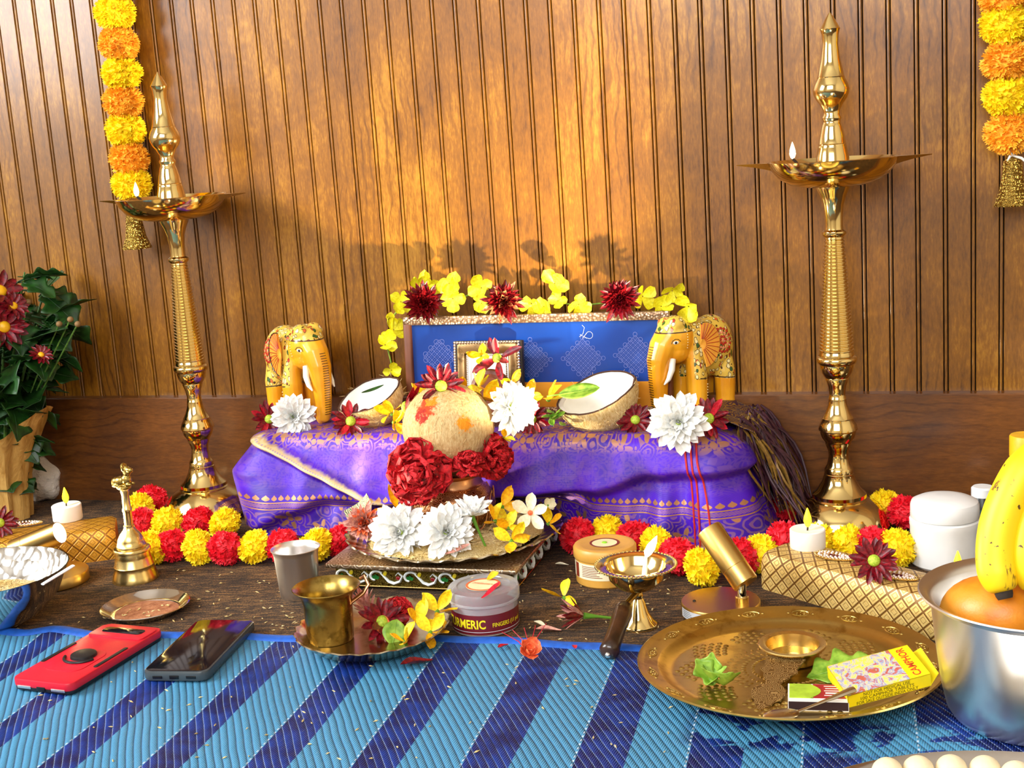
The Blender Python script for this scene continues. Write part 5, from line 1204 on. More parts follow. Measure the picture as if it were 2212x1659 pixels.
wrap_text('TURMERIC', .0128, -.22, .0142, R+.0006, MT['label_yellow'], .0003, .80); wrap_text('FINGERS (11 pcs)', .0060, 1.20, .0130, R+.0006, MT['label_yellow'], .0001, .86)
MB().grid(lambda u, v: cyl(-2.1+4.2*u, .0062+.0005*v, R+.0006), 60, 1).obj('label_line', MT['sticker_white'], t)
vs, fs = text_mb('TURMERIC', .0056); b = MB(); b.add([(-v.x, -v.y+.002, .0454) for v in vs], fs); b.obj('lid_print', MT['label_orange'], t, 0)
p = G(1052, 1252, .046); petal_thing('yellow petal on the lid of the turmeric jar', p, dirv(p, .2, 1), 'gold_petal', .014, .010, .5)
p = G(1040, 1292, .046); petal_thing('thin crimson petal on the lid of the turmeric jar', p, dirv(p, .2, 1), 'crimson_bright', .026, .006, .7)
# beige jar behind the small lamp
plain('jar_beige', '#cf9a42', .4, var=.06); plain('jar_label', '#efe2bc', .5, var=.04); plain('jar_print', '#7d2a12', .5); plain('lid_green', '#8ccf2a', .4)
p = G(1310, 1252); t = thing('beige_jar', 'ochre plastic jar with a cream label behind the small brass lamp', 'jar', p, radians(-5)); R = .0335
MB().lathe([(0, 0), (R-.002, 0), (R, .002), (R, .029), (R-.001, .030)], 56).obj('jar_body', MT['jar_beige'], t)
MB().lathe([(R+.0008, .0295), (R+.0018, .031), (R+.0018, .040), (R, .0425), (R*.85, .0435), (R*.8, .0428), (0, .0428)], 56).obj('lid', MT['jar_beige'], t)
MB().grid(lambda u, v: cyl(-1.5+3.0*u, .010+.0175*v, R+.0003), 40, 1).obj('label', MT['jar_label'], t)
b = MB()
for k_ in range(7): b.grid(lambda u, v: cyl(-.55+.75*u*(1-.12*(k_ % 3)), .013+.0019*k_+.0007*v, R+.0005), 10, 1)
b.obj('label_print', MT['jar_print'], t)['kind'] = 'stuff'
MB().grid(lambda u, v: cyl(-.95+.22*u, .0105+.0165*v, R+.0005), 6, 1).obj('label_picture', MT['jar_print'], t)
MB().lathe([(0, .0432), (R*.5, .0432)], 32).obj('lid_sticker', MT['label_cream'], t, 0); b = MB(); b.lathe([(R*.42, .0433), (R*.5, .0434)], 32); b.obj('sticker_ring', MT['jar_print'], t, 0)
MB().ell((0, 0, .0435), (.0032, .0032, .0012), 10, 6).obj('sticker_mark', MT['lid_green'], t)
# ---------------------------------------------------------------- small brass lamp with wooden handle
p = G(1380, 1352); zr_ = GY(1366, 1222, p.y).z; t = thing('brass_hand_lamp', 'small footed brass lamp with a lit wick and dark wooden handle', 'oil lamp', p)
MB().lathe([(0, .001), (.0175, .0005), (.0190, 0), (.0192, .0025), (.0185, .0035), (.0150, .0065), (.0105, .015), (.0070, .026), (.0052, zr_-.034), (.0060, zr_-.031), (.0052, zr_-.028), (.0085, zr_-.026), (.0200, zr_-.021), (.0275, zr_-.0125), (.0295, zr_-.002), (.0330, zr_-.0005), (.0400, zr_), (.0412, zr_+.0012), (.0400, zr_+.0022), (.0325, zr_+.0016), (.0300, zr_+.0004), (.0272, zr_-.0085), (.0200, zr_-.0165), (.0085, zr_-.0205), (0, zr_-.021)], 56).obj('lamp_body', MT['brass'], t)
b = MB()
for k_ in range(60): a = 2*pi*k_/60; b.ell((.0405*cos(a), .0405*sin(a), zr_+.0018), .0014, 6, 4)
b.obj('rim_beads', MT['brass'], t)['kind'] = 'stuff'
MB().tube([(.006, .006, zr_-.020), (.007, .010, zr_-.006), (.008, .013, zr_+.006)], [.0030, .0026, .0016], 8).obj('wick', MT['candle_white'], t)
MB().tube([(.008, .013, zr_+.005), (.0095, .015, zr_+.009), (.0125, .018, zr_+.014), (.016, .020, zr_+.020), (.0185, .022, zr_+.025)], [.0012, .0040, .0046, .0028, .0003], 10).obj('flame', MT['flame'], t)
e0 = G(1352, 1305, .036)-p; e1 = G(1314, 1412, .011)-p
n = Nd('dark_handle'); n.set(n.ramp(n.noise(n.co(), 60, 4, .6), [(.3, hx('#1a0d06')), (.7, hx('#4a2a14'))]), .3, Coat_Weight=.4); MT['dark_handle'] = n.m
st = Vector((0, 0, zr_-.028))
MB().tube([st, st*.5+e0*.5, e0], [.0036, .0032, .0030], 10).obj('handle_stem', MT['brass_old'], t)
MB().tube([e0, e0+(e1-e0)*.06, e0+(e1-e0)*.2, e0+(e1-e0)*.5, e0+(e1-e0)*.8, e0+(e1-e0)*.95, e1, e1+(e1-e0)*.02], [.0045, .0078, .0098, .0085, .0088, .0098, .0075, .003], 16).obj('handle', MT['dark_handle'], t)
MB().ell(e1+(e1-e0)*.025, .003, 10, 6).obj('handle_screw', MT['steel'], t)
# ---------------------------------------------------------------- big brass tray and what lies in it
TC = Vector((.4085, -.5210, .0080)); R = .1345; TFZ = TC.z+.0030
t = thing('brass_tray', 'large round embossed brass tray on the blue mat', 'tray', TC, (radians(-1.4), 0, 0))
MB().lathe([(0, 0), (R*.76, 0), (R*.80, .0006), (R*.86, .0055), (R*.875, .0070), (R*.97, .0105), (R*.99, .0115), (R, .0122), (R*1.005, .0132), (R*.995, .0142), (R*.965, .0125), (R*.955, .0118), (R*.875, .0090), (R*.86, .0082), (R*.84, .0065), (R*.79, .0026), (R*.75, .0020), (0, .0020)], 128).obj('tray_dish', MT['brass_tray'] if 'brass_tray' in MT else metal('brass_tray', '#c9ae62', .30, .15, bump=.10, bs=160, tarn='#a08440'), t)
b = MB(); r = random.Random(8)
for k in range(10):
    a0 = 2*pi*k/10+.2
    for i in range(-3, 4):
        for j in range(5-abs(i)):
            rad = R*(.50+.060*j+.03*abs(i)); a = a0+i*.075
            b.ell((rad*cos(a), rad*sin(a), .0020), (.0028, .0028, .0011), 8, 4)
for k in range(46):
    a = 2*pi*k/46
    for q, s in ((.30, .0016), (.36, .0018), (.41, .0016), (.24, .0015)): b.ell((R*q*cos(a+q*9), R*q*sin(a+q*9), .0020), (s*1.7, s, .0007), 6, 4, M=Matrix.Rotation(a, 3, 'Z'))
b.obj('embossed_dots', MT['brass_tray'], t)['kind'] = 'stuff'
b = MB()
for k in range(16):
    a = 2*pi*k/16; c = Vector((R*.918*cos(a), R*.918*sin(a), .0104)); M = Matrix.Rotation(a, 3, 'Z') @ Matrix.Rotation(-.3, 3, 'Y')
    b.tube([c+M @ Vector((.0042*cos(q), .0085*sin(q), .0002)) for q in [i/12*2*pi for i in range(13)]], .0006, 5)
    for i in range(6): q = i*pi/3; b.ell(c+M @ Vector((.0020*cos(q), .0040*sin(q), .0002)), (.0012, .0014, .0007), 6, 4)
    for s in (-1, 1): b.ell(c+M @ Vector((0, s*.0118, .0002)), (.0018, .0018, .0009), 6, 4)
b.obj('rim_rosettes', MT['brass_tray'], t)['kind'] = 'stuff'
# camphor burner with flat engraved handle
engraved('engraved_brass', '#c4a468', '#7a5a2c', 150, .48, .75)
p = G(1712, 1412, .016); t = thing('camphor_burner', 'brass camphor burner with round cup and flat engraved handle in the tray', 'burner', (p.x, p.y, TFZ)); cr = .0305
MB().lathe([(0, .0006), (.0225, 0), (.0235, .001), (.0245, .0125), (.0300, .0135), (.0308, .0148), (.0300, .0156), (.0255, .0150), (.0240, .0145), (.0222, .0035), (0, .0028)], 56).obj('cup', MT['brass_satin'], t)
e = G(1640, 1536, .012); hd = Vector((e.x-p.x, e.y-p.y, 0)); HL = hd.length; ha = atan2(hd.y, hd.x)
half = [(.022, .0175), (.030, .0165), (.040, .0145), (.046, .0165), (.050, .0125), (.056, .0115), (.062, .0075), (.068, .0065), (.071, .010), (.076, .0135), (.083, .0145), (.090, .0125), (.094, .0085), (.099, .0075), (.106, .0035), (.110, .0005)]
sc_ = HL/.110
pts = [(x*sc_, y) for x, y in half]+[(x*sc_, -y) for x, y in half[::-1]]
M = Matrix.Rotation(ha, 3, 'Z') @ Matrix.Rotation(radians(6), 3, 'Y')
MB().prism(pts, .0, .0016, M=M, c=(0, 0, .0125)).obj('handle', MT['engraved_brass'], t, 30)
b = MB(); b.lathe([(0, .003), (.007, .0034), (.009, .0028)], 16); b.ell((.002, 0, .0036), (.006, .004, .0014), 10, 6); b.obj('camphor_residue', MT['silver_plate'], t)
# matchbox
plain('match_red', '#9c1420', .45); plain('match_white', '#ece8e4', .5, var=.03); plain('match_green', '#a8c832', .45, var=.3, vs=60); plain('match_strike', '#2a0d0e', .8); plain('card_yellow', '#f0d80e', .45, var=.05); plain('card_grey', '#a8946c', .7)
mc = G(1766, 1500, TFZ+.011); t = thing('matchbox', 'red, white and green matchbox lying in the brass tray', 'matchbox', (mc.x, mc.y+.004, TFZ+.0002), radians(5))
mw, md, mh = .0490, .0300, .0115
MB().box((0, 0, mh/2), (mw, md, mh)).obj('sleeve', MT['match_white'], t, 0)
MB().box((.010, .0005, mh+.0002), (mw-.021, md-.003, .0004)).obj('red_panel', MT['match_red'], t, 0)
MB().prism([(-mw/2+.0012, -md/2+.0015), (-.004, -md/2+.0015)]+[(-.004+.0085*sin(pi*k/8)-.002, -md/2+.0015+(md-.003)*k/8) for k in range(9)]+[(-mw/2+.0012, md/2-.0015)], mh, mh+.0007).obj('green_panel', MT['match_green'], t, 0)
MB().box((0, -md/2-.0002, mh*.48), (mw-.001, .0004, mh*.62)).obj('striking_strip', MT['match_strike'], t, 0)
b = MB()
for k in range(5): b.box((.013, .010-.0045*k, mh+.0005), (.016-.002*(k % 2), .0010 if k != 3 else .0024, .0002))
b.obj('panel_print', MT['match_white'], t, 0)['kind'] = 'stuff'
# camphor tablet box leaning on the tray rim
A = G(1833, 1530, TFZ+.004); B = G(2012, 1482, .026); ax = (B-A).normalized(); L = (B-A).length
dp = (Vector((0, 0, 1)).cross(ax)).normalized(); dp = (dp*cos(radians(11))+Vector((0, 0, 1))*sin(radians(11))).normalized(); up = ax.cross(dp).normalized()
MM = Matrix((ax, dp, up)).transposed(); Dp, Hh = .044, .0125
t = thing('camphor_box', 'open yellow camphor tablet box leaning on the tray rim', 'box', A, MM.to_euler())
th = .0006
MB().box((L/2, th/2, Hh/2), (L, th, Hh)).obj('front_panel', MT['card_yellow'], t, 0); MB().box((L/2, Dp-th/2, Hh/2), (L, th, Hh)).obj('back_panel', MT['card_yellow'], t, 0)
MB().box((L/2, Dp/2, th/2), (L, Dp, th)).obj('bottom_panel', MT['card_grey'], t, 0); MB().box((th/2, Dp/2, Hh/2), (th, Dp, Hh)).obj('end_panel', MT['card_yellow'], t, 0)
n = Nd('camphor_picture'); q_ = n.co(); f_ = n.noise(q_, 95, 4, .7, 1.5)
n.set(n.ramp(f_, [(.30, hx('#a06a4a')), (.40, hx('#c25a4a')), (.46, hx('#8fa6c4')), (.52, hx('#d8c0a0')), (.60, hx('#ecd040')), (.72, hx('#e0b89a'))], 'EASE'), .35); MT['camphor_picture'] = n.m
MB().box((L*.38, Dp/2, Hh-th/2), (L*.76, Dp, th)).obj('picture_panel', MT['camphor_picture'], t, 0); MB().box((L*.88, Dp/2, Hh-th/2), (L*.24, Dp, th)).obj('title_panel', MT['card_yellow'], t, 0)
MB().prism([(0, 0), (.011, .004), (.013, Dp-.004), (0, Dp)], 0, th, c=(L, 0, Hh*.1), M=Matrix.Rotation(radians(-35), 3, 'Y')).obj('open_flap', MT['card_yellow'], t, 0)
plain('ink_dark', '#3a3208', .6); plain('ink_red', '#c2401a', .5)
for k, s in enumerate(('NOT FOR MEDICAL USE', '100 CAMPHOR TABLETS', 'FOR SALE OUTSIDE INDIA ONLY')):
    vs, fs = text_mb(s, .0044, 0); mw_ = max(v.x for v in vs)-min(v.x for v in vs); sx = min(1, L*.74/mw_)*(.86 if k == 0 else 1)
    b = MB(); b.add([(L*.47+v.x*sx, -.0002, Hh*.78-.0037*k+v.y) for v in vs], fs); b.obj('box_print', MT['ink_dark'], t, 0)
vs, fs = text_mb('CAMPHOR', .0095, .0002); b = MB(); b.add([(L*.88-v.y, Dp/2+v.x*.85, Hh+.0002) for v in vs], fs); b.obj('title_print', MT['ink_red'], t, 0)
# spoon across the matchbox
s0 = G(1722, 1538, .022); s1 = G(1846, 1488, .034)
t = thing('small_spoon', 'small silver spoon resting over the matchbox and tray rim', 'spoon', s0); d = s1-s0; M = basis(d.normalized())
sp_ = [Vector((0, 0, 0)), d*.15, d*.30, d*.5, d*.75, d*.95, d]
MB().tube(sp_, [.0022, .0016, .0017, .0022, .0036, .0046, .0040], 10, sq=.45).obj('handle', MT['silver_plate'], t)
sd = Matrix.Rotation(atan2(d.y, d.x), 3, 'Z'); b = MB(); b.ell(sd @ Vector((-.014, 0, 0)), (.016, .010, .0028), 16, 8, M=sd); b.obj('spoon_bowl', MT['silver_plate'], t)
p = G(1792, 1452, TFZ+.004); q = G(1898, 1408, .03)
leaf_thing('lobed green chrysanthemum leaf lying in the brass tray', G(1884, 1424, .022), dirv(p, .35, .93, .1), 0, .060, .036, 'olive_leaf', lobes=3, curl=.05, stem=.42).rotation_euler = (Matrix.Rotation(atan2(p.y-q.y, p.x-q.x), 3, 'Z') @ Matrix.Rotation(radians(14), 3, 'Y') @ Matrix.Rotation(radians(-14), 3, 'X')).to_euler()
t = thing('crumpled_leaf', 'crumpled green leaf at the left of the brass tray', 'leaf', G(1545, 1480, TFZ), 0, 'loose green leaves'); r = random.Random(6)
for k in range(5):
    mk('leaf', leaf_mb(.026, .018, 2, .9, .3, 0).mesh('leaf', MT['olive_leaf'], 180), t, (-.008+.004*k, -.004+.003*(k % 2), .002), (r.uniform(-.5, .5), r.uniform(-1.3, -.3), k*1.3))
# ---------------------------------------------------------------- steel pot of fruit
PC = Vector((.608, -.5720, .0045)); t = thing('steel_fruit_pot', 'brushed steel pot holding fruit at the right edge', 'pot', PC)
MB().lathe([(0, 0), (.058, 0), (.063, .0015), (.067, .008), (.0715, .028), (.0755, .060), (.0785, .088), (.0800, .098), (.0830, .1005), (.0880, .1035), (.0890, .1048), (.0880, .1060), (.0830, .1040), (.0795, .1015), (.0775, .098), (.0740, .060), (.0700, .028), (.0640, .006), (0, .004)], 72).obj('pot_body', MT['steel'], t)
n = Nd('mango_skin'); q_ = n.co(); f_ = n.noise(q_, 30, 3); n.set(n.ramp(f_, [(.3, hx('#c46a10')), (.5, hx('#e08a1c')), (.7, hx('#d89a34'))]), .4); n.bump(n.noise(q_, 500, 2), .15, .001); MT['mango_skin'] = n.m
def fruit(label, p, r, rot, name='mango'):
    b = MB(); b.lathe([(sin(pi*k/18)**.9*r[0] if 0 < k < 18 else 0, -cos(pi*k/18)*r[2]) for k in range(19)], 32, fn=lambda q, z, a: (q*(1+.08*cos(a)), z)); o = mk(name, b.mesh(name, MT['mango_skin'], 180), None, p, rot); return tag(o, label, 'fruit', 'fruit in the steel pot')
pm_ = GY(2126, 1330, -.566)+Vector((.004, 0, 0)); fruit('orange mango lying in the steel pot below the bananas', pm_, (.033, .033, .041), (radians(80), radians(10), radians(60)))
n = Nd('banana_skin'); q_ = n.co(); x_, y_, z_ = n.sep(q_); f_ = n.noise(n.map(q_, (90, 90, 14)), 1., 4, .7); sp2 = n.noise(q_, 150, 3, .6)
c_ = n.mix(n.step(f_, .60, .66), n.mix(n.noise(q_, 15, 2), hx('#f2c408'), hx('#ffdc1c')), hx('#7d5a10')); c_ = n.mix(n.step(sp2, .66, .69), c_, hx('#5a3c0c')); n.set(c_, .45); MT['banana_skin'] = n.m
plain('banana_tip', '#2c2118', .8)
def banana(label, P, r0):
    P = [Vector(p) for p in P]; o = P[0].copy(); t = thing('banana', label, 'fruit', o, 0, 'bananas in the steel pot')
    # resample with catmull-rom
    Q = []; m = len(P)
    for i in range(m-1):
        p0, p1, p2, p3 = P[max(i-1, 0)], P[i], P[i+1], P[min(i+2, m-1)]
        for k in range(6):
            s = k/6; Q.append(.5*((2*p1)+(-p0+p2)*s+(2*p0-5*p1+4*p2-p3)*s*s+(-p0+3*p1-3*p2+p3)*s**3)-o)
    Q.append(P[-1]-o); N = len(Q)
    b = MB(); b.tube(Q, [r0*(.42+.58*min(1, i/(N*.16))**.5)*(1-.55*max(0, (i/N-.8)/.2)) for i in range(N)], 5)
    bm_ = b.mesh('skin', MT['banana_skin'], 180); ob = mk('skin', bm_, t); mo = ob.modifiers.new('s', 'SUBSURF'); mo.levels = mo.render_levels = 2
    d = (Q[0]-Q[1]).normalized(); MB().tube([Q[0]-d*.003, Q[0]+d*.002, Q[0]+d*.005], [.0072, .0068, .0056], 10).obj('tip', MT['banana_tip'], t)
by = -.585
banana('yellow banana with its dark tip hanging over the mango', [GY(2168, 1280, by-.012), GY(2152, 1215, by-.004), GY(2160, 1130, by+.005), GY(2195, 1045, by+.015), GY(2250, 960, by+.03)], .0205)
banana('second yellow banana cut by the right edge', [GY(2240, 1275, by-.005), GY(2222, 1200, by+.0), GY(2232, 1110, by+.012), GY(2262, 1030, by+.025), GY(2300, 950, by+.04)], .0205)
# ---------------------------------------------------------------- things at the back right
plain('jar_white', '#f0f0ee', .28, var=.02)
p = G(2041, 1216); t = thing('white_jar', 'white plastic jar with a domed screw lid on the carpet', 'jar', p); R = .0368
MB().lathe([(0, 0), (R-.003, 0), (R, .003), (R, .044), (R+.0006, .0455), (R+.0006, .0515), (R-.0010, .0525), (R-.0035, .0530), (R-.0035, .056)], 56).obj('jar_body', MT['jar_white'], t)
MB().lathe([(R-.003, .0540), (R-.0008, .0543), (R-.0002, .0552), (R-.0006, .068), (R-.002, .0715), (R-.008, .0745), (R*.5, .0765), (0, .077)], 56).obj('lid', MT['jar_white'], t)
plain('cap_yellow', '#f0b414', .4); n = Nd('bottle_clear'); n.set((.92, .94, .94), .05, 0, Transmission_Weight=.92, IOR=1.33); MT['bottle_clear'] = n.m
pb_ = GY(2218, 960, -.20); t = thing('oil_bottle', 'clear plastic bottle with a yellow cap behind the bananas', 'bottle', (pb_.x, -.20, 0)); zc = pb_.z
MB().lathe([(0, 0), (.038, 0), (.041, .003), (.041, zc-.085), (.038, zc-.060), (.026, zc-.034), (.0155, zc-.018), (.0145, zc-.010), (0, zc-.010)], 40).obj('bottle_body', MT['bottle_clear'], t)
MB().lathe([(.0165, zc-.0125), (.0175, zc-.012), (.0175, zc+.009), (.0165, zc+.0105), (0, zc+.0105)], 32).obj('cap', MT['cap_yellow'], t)
plain('bottle_black', '#12140f', .3); plain('label_teal', '#24504c', .4)
p = G(2150, 1150); t = thing('dark_bottle', 'small black bottle with a white cap between white jar and bananas', 'bottle', (p.x-.014, p.y, 0))
MB().lathe([(0, 0), (.017, 0), (.018, .002), (.018, .036), (.012, .044), (.012, .046), (0, .046)], 32).obj('bottle_body', MT['bottle_black'], t); MB().lathe([(.0130, .0445), (.0130, .054), (.011, .056), (0, .056)], 24).obj('cap', MT['jar_white'], t)
MB().grid(lambda u, v: Vector((.0183*sin(-1.4+2*u), -.0183*cos(-1.4+2*u), .006+.026*v)), 16, 1).obj('label', MT['label_teal'], t)
# ---------------------------------------------------------------- steel plate of sweets in the lower right corner
SP = Vector((.592, -.874, .0045)); t = thing('sweets_plate', 'wide steel plate of pale balls at the bottom right corner', 'plate', SP); R = .197
MB().lathe([(0, 0), (R*.86, 0), (R*.9, .002), (R*.97, .014), (R*.99, .0165), (R, .0175), (R*.99, .0185), (R*.96, .0155), (R*.89, .0036), (R*.85, .0016), (0, .0016)], 96).obj('plate_dish', MT['steel_polished'], t)
plain('sweet_cream', '#e6d6b0', .7, var=.08, vs=90, bump=.3)
for k, (x, y) in enumerate(((1917, 1668), (1984, 1664), (2055, 1662), (2128, 1664), (2196, 1676))):
    p = G(x, y, .0175); b = MB(); b.ell((0, 0, 0), (.0115, .0112, .0108), 20, 14)
    tag(mk('sweet_ball', b.mesh('sweet_ball', MT['sweet_cream'], 180), None, (p.x, p.y, .0175)), ('pale sweet ball at the left in the bottom right plate', 'pale sweet ball second from left in the bottom right plate', 'pale sweet ball in the middle of the bottom right plate', 'pale sweet ball second from right in the bottom right plate', 'pale sweet ball cut by the right edge in the bottom plate')[k], 'sweet', 'sweets in the bottom right plate')
# ---------------------------------------------------------------- phones
plain('case_red', '#c8102a', .38, var=.06); plain('case_black', '#0e0f12', .45); n = Nd('screen_black'); n.set((.006, .005, .008), .08, 0, Specular_IOR_Level=.35); MT['screen_black'] = n.m
plain('case_grey', '#3c4448', .25); plain('port_dark', '#050506', .3)
t = thing('red_phone', 'phone in a rugged red case with a ring stand, lying face down', 'phone', (-.2705, -.5905, .0052), radians(-4.5)); w, l, h = .0715, .1460, .0125
MB().rbox((0, 0, h*.32), (w-.001, l-.001, h*.62), .009, n=5).obj('inner_case', MT['case_black'], t)
MB().rbox((0, 0, h*.62), (w, l, h*.70), .009, n=5).obj('red_shell', MT['case_red'], t)
MB().rbox((0, l/2-.022, h*.97), (w-.004, .030, .0026), .006, n=4).obj('camera_bar', MT['case_red'], t)
MB().rbox((0, l/2-.020, h*.97+.0012), (w-.022, .0130, .0012), .005, n=4).obj('camera_window', MT['screen_black'], t)
for s in (-1, 1): MB().rbox((s*(w/2-.004), -.008, h*.97), (.0045, .050, .0014), .002).obj('side_grip', MT['case_black'], t)
MB().rbox((0, -.022, h*.97), (w-.026, .052, .0012), .012, n=4).obj('raised_plate', MT['case_red'], t)
MB().lathe([(0, .0034), (.0110, .0034), (.0125, .0026), (.0130, 0)], 32, (.002, -.012, h*.97+.0005)).obj('ring_disc', MT['case_black'], t)
b = MB(); b.tube([(.002+.0175*sin(a), -.014-.0175*cos(a), h*.97+.0016) for a in [-1.3+2.6*k/16 for k in range(17)]], .0014, 8); b.obj('finger_ring', MT['case_black'], t)
for x in (-.020, .020): MB().rbox((x, -l/2+.0002, h*.34), (.016, .0012, .0028), .0005).obj('speaker_slot', MT['steel'], t)
MB().rbox((0, -l/2+.0002, h*.34), (.010, .0014, .0036), .0006).obj('charging_port', MT['port_dark'], t)
t = thing('black_phone', 'black phone lying screen up on the blue mat', 'phone', (-.1675, -.5525, .0052), radians(7.5)); w, l, h = .0665, .1360, .0100
MB().rbox((0, 0, h/2), (w, l, h), .0095, n=6).obj('case', MT['case_grey'], t); MB().rbox((0, 0, h-.0003), (w-.004, l-.004, .0012), .0085, n=6).obj('screen', MT['screen_black'], t)
for x in (-.017, .017): MB().rbox((x, -l/2, h*.45), (.010, .0012, .0026), .0005).obj('speaker_slot', MT['port_dark'], t)
MB().rbox((0, -l/2, h*.45), (.0095, .0013, .0036), .0006).obj('charging_port', MT['port_dark'], t)
# ---------------------------------------------------------------- potted chrysanthemum and white bag at the left edge
n = Nd('kraft_paper'); q_ = n.co(); f_ = n.noise(n.map(q_, (1, 1, .3)), 60, 4, .6, 1.); n.set(n.ramp(f_, [(.3, hx('#a8782e')), (.65, hx('#d4a95c'))]), .8); n.bump(f_, .6, .004); MT['kraft_paper'] = n.m
pp = G(8, 1118); t = thing('potted_chrysanthemum', 'chrysanthemum plant with crimson flowers wrapped in brown kraft paper', 'plant', pp)
def paper(r, z, a):
    k = z/.13; r = r+.0025*sin(a*9+2)+.0018*sin(a*17); flap = max(0, cos(a-.15))**3
    return r*(1+.75*flap*max(0, k-.55)), z+(.055*flap)*max(0, k-.55)/.45
MB().lathe([(.040, 0), (.0425, .03), (.045, .06), (.052, .085), (.062, .105), (.070, .118)], 64, fn=paper).obj('kraft_wrapper', MT['kraft_paper'], t)
MB().lathe([(0, .002), (.036, .002), (.039, .07), (0, .07)], 32).obj('pot', plain('pot_plastic', '#3a2a1a', .7), t)
petalmat('stem_dark', '#2c4a14', '#4d7322', .5, 0); r = random.Random(12); stems = MB(); tips = []
for k in range(22):
    a = r.random()*6.283; sp_ = r.uniform(.02, .105); H_ = r.uniform(.20, .335)-sp_*.4
    q = [Vector((.012*cos(a), .012*sin(a), .06)), Vector((sp_*.4*cos(a), sp_*.4*sin(a), .06+H_*.4)), Vector((sp_*.8*cos(a), sp_*.8*sin(a), .06+H_*.8)), Vector((sp_*cos(a), sp_*sin(a), .06+H_*.98))]
    stems.tube(q, [.0026, .0022, .0018, .0012], 6); tips.append(q)
stems.obj('stems', MT['stem_dark'], t)
LM = [leaf_mb(.058, .036, 3, .4, -.25, .3).mesh('leaf', MT['leaf_dark'], 180), leaf_mb(.048, .032, 2.6, .5, -.4, .25).mesh('leaf', MT['leaf_dark'], 180), leaf_mb(.052, .034, 3, .3, .1, .3).mesh('leaf', MT['leaf_dark'], 180)]
for k in range(210):
    q = tips[k % 22]; i = r.choice((0, 1, 1, 2, 2)); s = r.random(); p = q[i]*(1-s)+q[i+1]*s; a = atan2(p.y, p.x)+r.uniform(-1.2, 1.2)
    mk('leaf', LM[k % 3], t, p, (r.uniform(-.7, .7), r.uniform(-.6, .7), a), r.uniform(.8, 1.45)*(1-.35*max(0, (p.z-.27)/.10)))
bud = MB().ell((0, 0, 0), (.0075, .0075, .007), 12, 8).mesh('bud', plain('bud_tan', '#7a5a30', .7))
for (x, y) in ((62, 652), (152, 690), (168, 700), (128, 700)):
    p = GY(x, y, pp.y)-pp; mk('bud', bud, t, p, scale=.6); MB().tube([p*1., p*.8+Vector((-.01, 0, .0)), p*.55+Vector((0, 0, .03))], .0011, 5).obj('bud_stem', MT['stem_dark'], t)
for (x, y, s, nn) in ((-2, 632, 1.5, (.5, .6, .6)), (8, 706, 1.35, (.95, .1, .2)), (88, 768, .7, (.6, .7, .3)), (28, 662, .9, (.7, .5, .5)), (-60, 680, 1.3, (.8, .5, 0))):
    p = GY(x, y, pp.y-.03)-pp; fo = bpy.data.objects.new('flower_head', None); COL.objects.link(fo); fo.parent = t; fo.location = p; fo.rotation_euler = basis(dirv(pp, *nn), r.random()*6).to_euler(); fo.scale = (s,)*3
    for (kk, tl, off, ss) in ((13, 8, .004, 1.), (9, 24, .003, .9)):
        for i in range(kk): put_petal(CRIM[i % 2], fo, 2*pi*i/kk+r.uniform(-.1, .1), radians(tl+r.uniform(-8, 8)), off, ss)
    MB().ell((0, 0, .003), (.0062, .0062, .004), 12, 8).obj('flower_center', MT['cap_yellow'], fo)
n = Nd('bag_white'); q_ = n.co(); f_ = n.noise(q_, 38, 4, .6); n.set(hx('#e6e0d6'), .6); n.bump(f_, .9, .012); MT['bag_white'] = n.m
pw_ = G(92, 1078); b = MB(); b.ell((0, 0, .032), (.036, .028, .036), 28, 18)
b.v = [(x*(1+.06*sin(z*190+y*70)), y*(1+.06*sin(x*150)), max(0, z+.003*sin(x*210+y*120))) for x, y, z in b.v]
tag(mk('white_bag', b.mesh('white_bag', MT['bag_white'], 180), None, (pw_.x, pw_.y, 0)), 'crumpled white bag between the potted plant and the baseboard', 'bag')
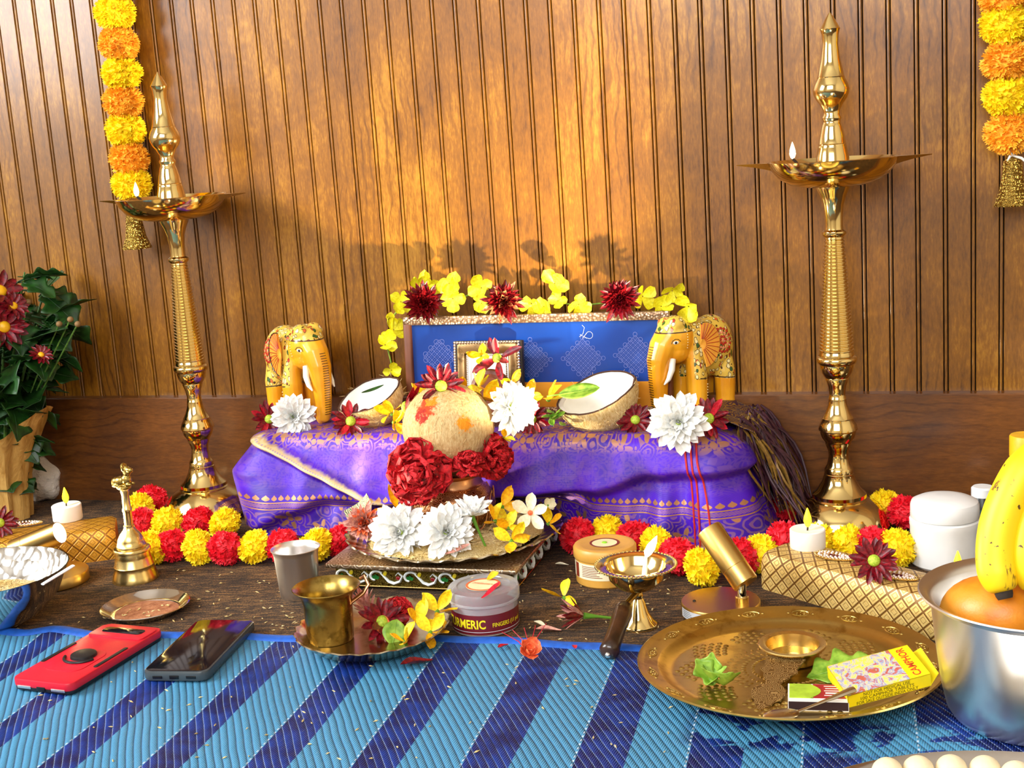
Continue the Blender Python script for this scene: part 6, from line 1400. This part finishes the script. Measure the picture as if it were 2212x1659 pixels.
# ---------------------------------------------------------------- scattered rice, petals and fallen flowers
b = MB(); r = random.Random(21); pts = []
for (x0, x1, y0, y1, n_) in ((330, 620, 1225, 1365, 46), (1120, 1480, 1225, 1385, 44), (60, 640, 1400, 1650, 34), (640, 1500, 1430, 1655, 44), (20, 240, 1290, 1370, 8), (1380, 1560, 1225, 1330, 12), (560, 640, 1310, 1370, 12)):
    for _ in range(n_):
        p = G(r.uniform(x0, x1), r.uniform(y0, y1), .002); z = .0012
        if p.y < edge_y(p.x): z = matz(p.x, p.y)+.0008
        pts.append((p.x, p.y, z))
grains(b, pts, .0052); tag(b.obj('scattered_rice', MT['rice']), 'raw rice grains scattered over the carpet and blue mat', 'rice', kind='stuff')
p = G(1218, 1290, .006); gold_blossom('lone yellow petal cluster on the carpet below the ochre jar', p, dirv(p, .3, .95, -.2), .95, 5, ((3, 15, .002, 1.),))
p = G(1262, 1330, .010); t = flower('withered_flower', 'withered maroon and pink flower with green stem on the carpet', p, dirv(p, .3, .35, -.9), [(8, 50, .002, 1.1), (6, 68, .002, 1.)], [petal_me('wf', MT['mum_dark'], .024, .005, .6, .5, .1), petal_me('wf2', MT['pink_petal'], .024, .004, .6, .5, .1)], None, 0, 81)
MB().tube([(0, 0, 0), (.001, .002, -.014), (.003, .004, -.034)], [.0035, .0016, .0013], 8).obj('stem', MT['green_stem'], t)
p = G(1140, 1412, .014); t = flower('coral_blossom', 'coral orange blossom with thin red filaments on the edge of the mat', p, dirv(p, .6, .75, .2), [(5, 30, .001, 1.), (4, 55, .001, .8)], [petal_me('co', MT['coral_petal'], .016, .014, .7, .5, .3, ruff=.05)], None, 0, 82, sc=.95)
b = MB()
for k in range(5): a = -.5+.25*k; b.tube([(0, 0, .002), (.004+.02*sin(a), .014, .002), (.006+.05*sin(a), .03, -.002)], [.0006, .0005, .0003], 5)
b.obj('filaments', MT['crimson_bright'], t)
for (x, y, m, L_, a_, lb) in ((1098, 1392, 'crimson_bright', .016, 1.2, 'small pink petal on the mat edge left of the coral blossom'), (1238, 1394, 'crimson_bright', .014, 2., 'small pink petal on the mat edge right of the coral blossom'), (1212, 1352, 'pink_petal', .026, .3, 'long faded petal beside the withered flower'), (1180, 1345, 'cream_petal', .018, -.5, 'cream petal scrap near the turmeric jar'), (935, 1426, 'mum_dark', .034, .8, 'dark curled petal in front of the small scalloped plate'), (1228, 1212, 'cream_petal', .016, .2, 'cream petal scrap under the right side of the platform')):
    p = G(x, y, .006); petal_thing(lb, (p.x, p.y, .0065 if p.y < edge_y(p.x) else .0015), (0, 0, 1), m, L_, L_*.35, a_, .8, .12)
